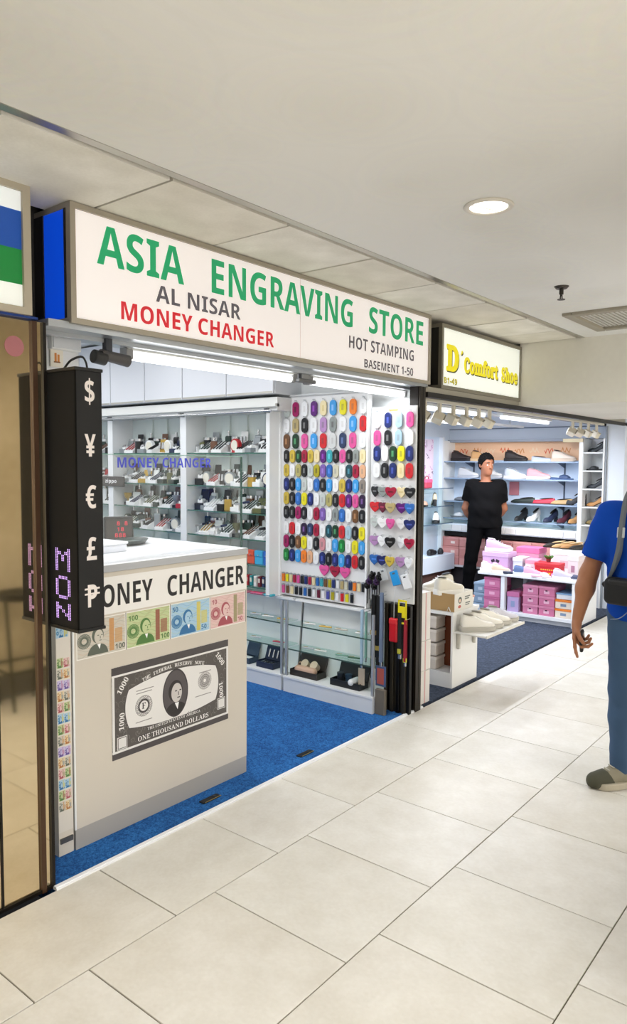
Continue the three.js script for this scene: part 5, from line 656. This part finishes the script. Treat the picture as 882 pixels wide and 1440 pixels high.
// ---------- people ----------
function surfaceNet(fn, lo, hi, c) {
  const n = lo.map((a, i) => Math.ceil((hi[i] - a) / c) + 1), [nx, ny, nz] = n, v = new Float32Array(nx * ny * nz), id = (i, j, k) => (k * ny + j) * nx + i;
  for (let k = 0; k < nz; k++) for (let j = 0; j < ny; j++) for (let i = 0; i < nx; i++) v[id(i, j, k)] = fn(lo[0] + i * c, lo[1] + j * c, lo[2] + k * c);
  const at = new Int32Array(nx * ny * nz).fill(-1), P = [], I = [];
  const E = [[0, 1], [2, 3], [4, 5], [6, 7], [0, 2], [1, 3], [4, 6], [5, 7], [0, 4], [1, 5], [2, 6], [3, 7]];
  for (let k = 0; k + 1 < nz; k++) for (let j = 0; j + 1 < ny; j++) for (let i = 0; i + 1 < nx; i++) {
    const q = []; let m = 0; for (let b = 0; b < 8; b++) { const f = v[id(i + (b & 1), j + ((b >> 1) & 1), k + (b >> 2))]; q.push(f); if (f < 0) m |= 1 << b; }
    if (m === 0 || m === 255) continue;
    let s = [0, 0, 0], w = 0; for (const [a, b] of E) if ((q[a] < 0) !== (q[b] < 0)) { const t = q[a] / (q[a] - q[b]); for (let d = 0; d < 3; d++) { const A = (a >> d) & 1, B = (b >> d) & 1; s[d] += A + (B - A) * t; } w++; }
    at[id(i, j, k)] = P.length / 3; P.push(lo[0] + (i + s[0] / w) * c, lo[1] + (j + s[1] / w) * c, lo[2] + (k + s[2] / w) * c);
  }
  const quad = (a, b, cc, d, f) => { if (a < 0 || b < 0 || cc < 0 || d < 0) return; f ? I.push(a, b, cc, a, cc, d) : I.push(a, cc, b, a, d, cc); };
  for (let k = 1; k + 1 < nz; k++) for (let j = 1; j + 1 < ny; j++) for (let i = 1; i + 1 < nx; i++) {
    const a = v[id(i, j, k)] < 0;
    if (a !== v[id(i + 1, j, k)] < 0) quad(at[id(i, j - 1, k - 1)], at[id(i, j, k - 1)], at[id(i, j, k)], at[id(i, j - 1, k)], a);
    if (a !== v[id(i, j + 1, k)] < 0) quad(at[id(i - 1, j, k - 1)], at[id(i - 1, j, k)], at[id(i, j, k)], at[id(i, j, k - 1)], a);
    if (a !== v[id(i, j, k + 1)] < 0) quad(at[id(i - 1, j - 1, k)], at[id(i, j - 1, k)], at[id(i, j, k)], at[id(i - 1, j, k)], a);
  }
  const g = new THREE.BufferGeometry(); g.setAttribute('position', new THREE.Float32BufferAttribute(P, 3)); g.setIndex(I); g.computeVertexNormals(); return g;
}
const cap3 = (a, b, ra, rb) => (x, y, z) => { const px = x - a[0], py = y - a[1], pz = z - a[2], bx_ = b[0] - a[0], by = b[1] - a[1], bz = b[2] - a[2]; let h = (px * bx_ + py * by + pz * bz) / (bx_ * bx_ + by * by + bz * bz + 1e-9); h = h < 0 ? 0 : h > 1 ? 1 : h; const dx = px - bx_ * h, dy = py - by * h, dz = pz - bz * h; return Math.sqrt(dx * dx + dy * dy + dz * dz) - (ra + (rb - ra) * h); };
const ell3 = (c, r) => (x, y, z) => { const a = (x - c[0]) / r[0], b = (y - c[1]) / r[1], d = (z - c[2]) / r[2], k = Math.sqrt(a * a + b * b + d * d); return (k - 1) * Math.min(...r); };
const smin = (a, b, k) => { const h = Math.max(k - Math.abs(a - b), 0) / k; return Math.min(a, b) - h * h * k * 0.25; };
const join = (fs, k) => (x, y, z) => { let d = fs[0](x, y, z); for (let i = 1; i < fs.length; i++) d = smin(d, fs[i](x, y, z), k); return d; };
const lerp3 = (a, b, t) => a.map((v, i) => v + (b[i] - v) * t);
const add3 = (a, b, s = 1) => a.map((v, i) => v + b[i] * s);
const nrm = (a) => { const l = Math.hypot(...a); return a.map((v) => v / l); };
// a hand: wrist point, direction of the palm, palm normal, direction of the thumb side, curls of index to little finger
function handGeo(W, d, nIn, th, curls, thumbCurl) {
  const pal = []; const base = [0.03, 0.011, -0.009, -0.028], len = [0.044, 0.049, 0.045, 0.036];
  pal.push(cap3(add3(W, d, -0.02), add3(add3(W, d, 0.03), th, 0.008), 0.025, 0.022));
  const fs = [];
  for (let i = 0; i < 4; i++) {
    const K = add3(add3(W, d, [0.088, 0.092, 0.088, 0.078][i]), th, base[i]); pal.push(cap3(add3(add3(W, d, 0.018), th, base[i] * 0.55), K, 0.0165, 0.0115));
    let p = K, ang = 0; const [c1, c2, c3] = curls[i];
    [[c1, 1, 0.0098], [c2, 0.62, 0.0088], [c3, 0.5, 0.0078]].forEach(([a, l, r]) => { ang += a; const dir = add3(d.map((v) => v * Math.cos(ang)), nIn, Math.sin(ang)); const q = add3(p, dir, len[i] * l); fs.push(cap3(p, q, r, r - 0.001)); p = q; });
  }
  const T0 = add3(add3(W, d, 0.025), th, 0.02), tdir = nrm(add3(add3(d.map((v) => v * 0.75), th, 0.55), nIn, 0.35)), T1 = add3(T0, tdir, 0.042), t2 = nrm(add3(add3(d.map((v) => v * 0.95), th, 0.05), nIn, thumbCurl)), T2 = add3(T1, t2, 0.034), T3 = add3(T2, nrm(add3(t2, nIn, 0.3)), 0.026);
  const thumb = join([cap3(T0, T1, 0.0155, 0.012), cap3(T1, T2, 0.0115, 0.0102), cap3(T2, T3, 0.01, 0.0082)], 0.006), palm = join(pal, 0.014);
  const f = (x, y, z) => { let a = palm(x, y, z); for (const q of fs) a = Math.min(a, 1e9) === a ? smin(a, q(x, y, z), 0.005) : a; return smin(a, thumb(x, y, z), 0.009); };
  const c = add3(W, d, 0.07), r = 0.13; return surfaceNet(f, c.map((v) => v - r), c.map((v) => v + r), 0.0034);
}
function person(o) {
  const { name, label, pos, turn, J, skin, scale = 1, wide = 1, toe = {} } = o, t = thing(name, label, 'person', pos, turn); t.scale.setScalar(scale);
  const legs = (e) => ['L', 'R'].flatMap((s) => [cap3(J['hip' + s], J['knee' + s], 0.088 + e, 0.056 + e), cap3(J['knee' + s], add3(lerp3(J['knee' + s], J['ankle' + s], 0.35), [0, 0, -0.012]), 0.055 + e, 0.057 + e), cap3(lerp3(J['knee' + s], J['ankle' + s], 0.35), J['ankle' + s], 0.054 + e, 0.036 + e)]);
  const torso = (e) => [cap3([-0.075, 0.9, -0.005], [0.075, 0.9, -0.005], 0.108 + e, 0.108 + e), cap3([-0.06 * wide, 1.06, 0.012], [0.06 * wide, 1.06, 0.012], 0.108 + o.belly + e, 0.108 + o.belly + e), cap3([-0.085 * wide, 1.23, 0.005], [0.085 * wide, 1.23, 0.005], 0.108 + e, 0.108 + e), cap3(add3(J.shL, [-0.05, -0.015, 0]), add3(J.shR, [0.05, -0.015, 0]), 0.068 + e, 0.068 + e)];
  const arm = (s, e) => [cap3(J['sh' + s], J['el' + s], 0.054 + e, 0.041 + e)], fore = (s) => [cap3(J['el' + s], lerp3(J['el' + s], J['wr' + s], 0.3), 0.041, 0.042), cap3(lerp3(J['el' + s], J['wr' + s], 0.3), J['wr' + s], 0.042, 0.027)];
  const neck = [cap3([0, 1.37, -0.012], [0, 1.5, 0.0], 0.06, 0.054)];
  const fd = (s, z, y) => [Math.sin(toe[s] ?? 0) * z, y, Math.cos(toe[s] ?? 0) * z];
  const feet = ['L', 'R'].map((s) => cap3(add3(J['ankle' + s], fd(s, -0.02, -0.035)), add3(J['ankle' + s], fd(s, 0.13, -0.045)), 0.038, 0.032));
  const body = surfaceNet(join([...legs(0), ...torso(0), ...arm('L', 0), ...arm('R', 0), ...fore('L'), ...fore('R'), ...neck, ...feet], 0.035), [-0.46, -0.03, -0.36], [0.46, 1.56, 0.36], 0.0125);
  // head, turned on the neck
  const hy = 1.585; const headF = join([ell3([0, hy + 0.03, -0.012], [0.077, 0.1, 0.097]), ell3([0, hy - 0.045, 0.022], [0.06, 0.07, 0.068]), ell3([0, hy - 0.1, 0.045], [0.032, 0.026, 0.036])], 0.04);
  const nose = cap3([0, hy + 0.012, 0.082], [0, hy - 0.028, 0.102], 0.009, 0.0135), brow = cap3([-0.035, hy + 0.03, 0.074], [0.035, hy + 0.03, 0.074], 0.012, 0.012), ears = ['L', 'R'].map((s) => ell3([s === 'L' ? 0.079 : -0.079, hy - 0.005, -0.005], [0.01, 0.031, 0.019])), lips = join([cap3([-0.018, hy - 0.062, 0.079], [0.018, hy - 0.062, 0.079], 0.007, 0.007), cap3([-0.014, hy - 0.073, 0.078], [0.014, hy - 0.073, 0.078], 0.008, 0.008)], 0.004);
  const sock = ['L', 'R'].map((s) => ell3([s === 'L' ? 0.031 : -0.031, hy + 0.008, 0.092], [0.017, 0.011, 0.012]));
  const skull = (x, y, z) => { let d = headF(x, y, z); d = smin(d, brow(x, y, z), 0.014); d = smin(d, nose(x, y, z), 0.014); for (const e of ears) d = smin(d, e(x, y, z), 0.008); d = smin(d, lips(x, y, z), 0.008); for (const s of sock) d = Math.max(d, -s(x, y, z)); return smin(d, neck[0](x, y, z), 0.025); };
  const turnHead = (g) => g.translate(0, 0, 0).applyMatrix4(new THREE.Matrix4().makeTranslation(0, 1.5, 0).multiply(new THREE.Matrix4().makeRotationFromEuler(new THREE.Euler(o.nod ?? 0, o.look ?? 0, 0, 'YXZ'))).multiply(new THREE.Matrix4().makeTranslation(0, -1.5, 0)));
  const head = turnHead(surfaceNet(skull, [-0.11, 1.44, -0.13], [0.11, 1.73, 0.14], 0.0042));
  const plain = (g) => { const q = g.toNonIndexed ? g : g; return q; };
  part('body', mergeGeometries([plain(body), plain(head), ...o.hands.map(plain)]), M(skin, 0.55), t);
  const hairF = (x, y, z) => { const d = headF(x, y, z) - 0.011 - 0.0035 * Math.sin(x * 190 + z * 60) * Math.sin(y * 170); const front = z - 0.05 - (y - hy - 0.05) * 0.6, low = hy - 0.06 - y + Math.max(0, z + 0.01) * 1.2; return Math.max(d, y < hy + 0.07 + 0.006 * Math.sin(x * 120) ? Math.max(front, low) : -1); };
  part('hair', turnHead(surfaceNet(hairF, [-0.11, hy - 0.1, -0.14], [0.11, hy + 0.16, 0.12], 0.0042)), M('#070606', 0.9, { specularIntensity: 0.3 }), t);
  for (const s of [1, -1]) { part('eye', turnHead(T(new THREE.SphereGeometry(0.0108, 14, 10), s * 0.031, hy + 0.005, 0.0735)), M('#efe9e2', 0.25), t); part('iris', turnHead(T(new THREE.SphereGeometry(0.0068, 12, 8), s * 0.031, hy + 0.005, 0.0785)), M('#1d120c', 0.2), t); part('eyebrow', turnHead(T(rb(0.036, 0.007, 0.008, 0.003), s * 0.032, hy + 0.034, 0.087, 0, s * 0.25, s * -0.08)), M('#15100d', 0.7), t); }
  part('lips', turnHead(T(new THREE.SphereGeometry(1, 14, 8).scale(0.021, 0.0065, 0.007), 0, hy - 0.066, 0.0845)), M(o.lip, 0.5), t);
  // clothing follows the body
  const tf = join(torso(0.02), 0.06), wob = (x, y, z) => 0.004 * Math.sin(y * 38 + x * 22) * Math.sin(z * 30 + x * 16 + y * 9);
  const slv = ['L', 'R'].map((s) => { const a = J['sh' + s], b = lerp3(J['sh' + s], J['el' + s], o.sleeve), dir = nrm(add3(b, a, -1)), f = cap3(a, J['el' + s], 0.078, 0.066); return (x, y, z) => Math.max(f(x, y, z), (x - b[0]) * dir[0] + (y - b[1]) * dir[1] + (z - b[2]) * dir[2]); });
  const shirtF = (x, y, z) => { let d = tf(x, y, z); for (const f of slv) d = smin(d, f(x, y, z), 0.035); d += wob(x, y, z); d = Math.max(d, o.hem - y); return Math.max(d, -(Math.hypot(x, z * 0.9 + 0.0) - 0.062 - Math.max(0, 1.40 - y) * 3) > 0 && y > 1.385 ? 0.02 : -1); };
  part('shirt', surfaceNet(shirtF, [-0.42, o.hem - 0.03, -0.32], [0.42, 1.52, 0.32], 0.0095), M(o.shirt, 0.9, { specularIntensity: 0.3 }), t);
  const lf = join([...legs(0.017), cap3([-0.075, 0.9, -0.005], [0.075, 0.9, -0.005], 0.112, 0.112)], 0.03), an = Math.min(J.ankleL[1], J.ankleR[1]);
  const jeanF = (x, y, z) => { let d = lf(x, y, z) + 0.0018 * Math.sin(y * 70 + x * 26) * Math.sin(z * 34 + y * 16) - (y < 0.3 ? (0.3 - y) * 0.05 : 0); return Math.max(d, y - 0.97, an - 0.012 - y); };
  part('trousers', surfaceNet(jeanF, [-0.36, 0, -0.32], [0.36, 1.0, 0.32], 0.0105), o.trousers, t);
  for (const s of ['L', 'R']) {
    const A = J['ankle' + s], tw = (g) => g.translate(-A[0], 0, -A[2]).rotateY(toe[s] ?? 0).translate(A[0], 0, A[2]), f = (x, y, z) => Math.max(join([cap3(add3(A, [0, -0.03, -0.045]), add3(A, [0, -0.015, 0.01]), 0.05, 0.052), cap3(add3(A, [0, -0.03, 0.0]), add3(A, [0, -0.05, 0.16]), 0.052, 0.04)], 0.03)(x, y, z), A[1] - 0.075 - y);
    const sh_ = part('shoe', tw(surfaceNet(f, add3(A, [-0.08, -0.1, -0.13]), add3(A, [0.08, 0.06, 0.23]), 0.007)), M(o.shoe, 0.8), t);
    const so = new THREE.Shape(); so.absellipse(0, -0.075, 0.05, 0.05, 0, Math.PI, false); so.bezierCurveTo(-0.052, -0.16, -0.062, -0.2, -0.05, -0.26); so.bezierCurveTo(-0.03, -0.31, 0.035, -0.31, 0.05, -0.25); so.bezierCurveTo(0.058, -0.2, 0.05, -0.14, 0.05, -0.075);
    part('sole', tw(new THREE.ExtrudeGeometry(so, { depth: 0.026, bevelEnabled: true, bevelSize: 0.003, bevelThickness: 0.003, bevelSegments: 2 }).rotateX(-Math.PI / 2).scale(1.12, 1, 1.02).translate(A[0], A[1] - 0.079, A[2] - 0.13)), M(o.sole, 0.7), sh_);
    const cf = (x, y, z) => Math.max(f(x, y, z) - 0.0035, 0.105 - (z - A[2]) + (y - A[1]) * 0.5); part('toe_cap', tw(surfaceNet(cf, add3(A, [-0.085, -0.085, 0.0]), add3(A, [0.085, 0.06, 0.24]), 0.007)), M(o.cap ?? o.shoe, 0.85), sh_);
    const hf = (x, y, z) => Math.max(f(x, y, z) - 0.0035, (z - A[2]) + 0.045); part('heel_panel', tw(surfaceNet(hf, add3(A, [-0.085, -0.085, -0.15]), add3(A, [0.085, 0.06, 0.0]), 0.007)), M(o.cap ?? o.shoe, 0.85), sh_);
    for (let i = 0; i < 4; i++) part('lace', tw(T(rb(0.05 - i * 0.004, 0.005, 0.007, 0.002, 1), A[0], A[1] + 0.027 - i * 0.012, A[2] + 0.045 + i * 0.025, 0.5, 0, 0)), M(o.lace, 0.8), sh_);
  }
  return t;
}
{
  // man in blue, walking towards the viewer, half cut off by the frame
  const J = { hipL: [0.09, 0.88, 0], hipR: [-0.095, 0.88, 0], kneeL: [0.105, 0.48, 0.03], kneeR: [-0.1, 0.48, 0.03], ankleL: [0.11, 0.082, -0.14], ankleR: [-0.095, 0.082, 0.02], shL: [0.195, 1.34, 0], shR: [-0.195, 1.34, 0], elL: [0.28, 1.07, -0.04], wrL: [0.29, 0.85, 0.05], elR: [-0.29, 1.045, 0.02], wrR: [-0.325, 0.815, 0.085] };
  const jean = canvasTex(256, 256, (x) => { x.fillStyle = '#3f5878'; x.fillRect(0, 0, 256, 256); for (let i = 0; i < 3000; i++) { x.fillStyle = rnd() < 0.5 ? 'rgba(120,145,175,0.16)' : 'rgba(20,32,52,0.18)'; x.fillRect(rr(0, 256), rr(0, 256), 1, rr(2, 8)); } });
  const dR = nrm([-0.02, -1, 0.12]);
  const hands = [handGeo(J.wrR, dR, [1, 0, 0], [0, 0.12, 1], [[0.12, 0.15, 0.1], [0.75, 0.95, 0.6], [0.9, 1.1, 0.7], [0.95, 1.1, 0.7]], 0.5), handGeo(J.wrL, nrm([0.02, -1, 0.15]), [-1, 0, 0], [0, 0.12, 1], [[0.35, 0.45, 0.3], [0.45, 0.5, 0.3], [0.5, 0.55, 0.35], [0.55, 0.6, 0.35]], 0.2)];
  const base = [3.74, 0.003, -0.925], turn = -Math.PI / 2 + 0.12;
  const p = person({ name: 'person', label: 'man in a blue t-shirt and jeans walking up the corridor with a grey backpack', pos: base, turn, J, skin: '#a9714f', lip: '#8f5548', belly: 0.012, sleeve: 0.72, hem: 0.83, shirt: '#1248b0', trousers: M('#3d5878', 0.9), shoe: '#8d8672', cap: '#4b4a3b', sole: '#b9b09c', lace: '#b5b0a0', hands, look: 0.2, scale: 0.985, toe: { R: -0.75, L: 0.2 } });
  part('sleeve_print', T(rb(0.006, 0.022, 0.06, 0.003), -0.318, 1.2, 0.0, 0, 0, -0.32), M('#dfe6ee', 0.7), p, null, null, 'white print on the sleeve');
  for (const s of [-1, 1]) part('pocket_seam', new THREE.TubeGeometry(new THREE.CatmullRomCurve3([[s * 0.075, 0.9, 0.122], [s * 0.12, 0.855, 0.115], [s * 0.17, 0.835, 0.07]].map((q) => new THREE.Vector3(...q))), 12, 0.0025, 6), M('#8f9fb4', 0.9), p);
  // things he wears and holds, in his own frame
  const M4 = new THREE.Matrix4().makeRotationY(turn).setPosition(...base).scale(new THREE.Vector3(0.985, 0.985, 0.985)), toW = (q) => new THREE.Vector3(...q).applyMatrix4(M4).toArray();
  const wb = thing('waist_bag', 'black waist bag worn at the front over the blue t-shirt', 'bag', toW([0, 0, 0]), turn);
  part('pouch', T(rb(0.27, 0.13, 0.075, 0.03, 4), -0.055, 0.975, 0.165, 0.05, -0.25, 0), M('#0e0f11', 0.65), wb); part('zip_flap', T(rb(0.22, 0.035, 0.08, 0.014), -0.055, 1.02, 0.166, 0.05, -0.25, 0), M('#17181b', 0.5), wb);
  { const pts = []; for (let i = 0; i < 28; i++) { const a = i / 28 * Math.PI * 2; pts.push(new THREE.Vector3(Math.cos(a) * 0.212, 1.0 + Math.cos(a) * 0.015, Math.sin(a) * 0.152 + 0.005)); } part('belt', new THREE.TubeGeometry(new THREE.CatmullRomCurve3(pts, true), 60, 0.012, 8, true), M('#0c0d0e', 0.8), wb); }
  const bp = thing('backpack', 'grey backpack with padded shoulder straps on the man in blue', 'backpack', toW([0, 0, 0]), turn), gm = M('#6d7478', 0.85);
  part('pack', T(rb(0.3, 0.42, 0.16, 0.05, 4), 0, 1.17, -0.225), gm, bp); part('front_pocket', T(rb(0.24, 0.2, 0.06, 0.025, 4), 0, 1.07, -0.31), M('#5d6468', 0.85), bp);
  for (const s of [-1, 1]) { const c = new THREE.CatmullRomCurve3([[s * 0.1, 1.28, -0.15], [s * 0.108, 1.385, -0.085], [s * 0.112, 1.418, -0.01], [s * 0.116, 1.385, 0.068], [s * 0.119, 1.3, 0.122], [s * 0.125, 1.18, 0.15], [s * 0.15, 1.08, 0.12], [s * 0.185, 1.02, 0.0], [s * 0.14, 1.0, -0.16]].map((q) => new THREE.Vector3(...q))); const sq = new THREE.Shape([[-0.007, -0.032], [0.007, -0.032], [0.007, 0.032], [-0.007, 0.032]].map((q) => new THREE.Vector2(...q))); part('shoulder_strap', new THREE.ExtrudeGeometry(sq, { steps: 60, extrudePath: c, bevelEnabled: false }), gm, bp); part('strap_patch', T(rb(0.034, 0.05, 0.006, 0.003), s * 0.121, 1.255, 0.152, -0.2, 0, 0), M('#d3dade', 0.6), bp); }
  const ph = thing('phone', 'small black device gripped in the hand of the man in blue', 'phone', toW(add3(add3(J.wrR, dR, 0.1), [0.03, 0, 0])), turn); part('body', rb(0.016, 0.105, 0.055, 0.006), M('#0b0b0d', 0.3), ph, [0, 0, 0], [0.35, 0, 0]); part('screen', rb(0.002, 0.09, 0.046, 0.0008, 1), M('#15171c', 0.12), ph, [0.0085, 0, 0], [0.35, 0, 0]);
}
{
  // man in black standing in the shoe shop, hands behind his back
  const J = { hipL: [0.09, 0.88, 0], hipR: [-0.095, 0.88, 0], kneeL: [0.11, 0.48, 0.025], kneeR: [-0.15, 0.48, 0.02], ankleL: [0.12, 0.082, -0.02], ankleR: [-0.19, 0.082, -0.01], shL: [0.165, 1.34, 0], shR: [-0.165, 1.34, 0], elL: [0.215, 1.07, -0.08], wrL: [0.1, 0.9, -0.165], elR: [-0.225, 1.07, -0.07], wrR: [-0.14, 0.89, -0.17] };
  const hands = [handGeo(J.wrR, nrm([0.95, -0.25, -0.08]), [0, 0.1, -1], [0, 1, 0], [[0.3, 0.4, 0.3], [0.35, 0.45, 0.3], [0.4, 0.5, 0.3], [0.45, 0.5, 0.3]], 0.1), handGeo(J.wrL, nrm([-0.9, -0.4, -0.05]), [0, 0.1, 1], [0, 1, 0], [[0.3, 0.4, 0.3], [0.35, 0.45, 0.3], [0.4, 0.5, 0.3], [0.45, 0.5, 0.3]], 0.1)];
  person({ name: 'person', label: 'man all in black standing with hands behind his back in the shoe shop', pos: [7.86, 0.003, -3.78], turn: -1.1, J, skin: '#8f5c42', lip: '#8f5a4c', belly: 0.022, sleeve: 0.66, hem: 0.84, shirt: '#050507', trousers: M('#040406', 0.95, { specularIntensity: 0.25 }), shoe: '#161618', sole: '#2a2a2c', lace: '#222224', hands, look: 0.55, nod: 0.08, scale: 0.985, wide: 0.78 });
}
scene.traverse((o) => { if (o.isMesh) { o.castShadow = true; o.receiveShadow = true; } });
renderer.render(scene, camera);
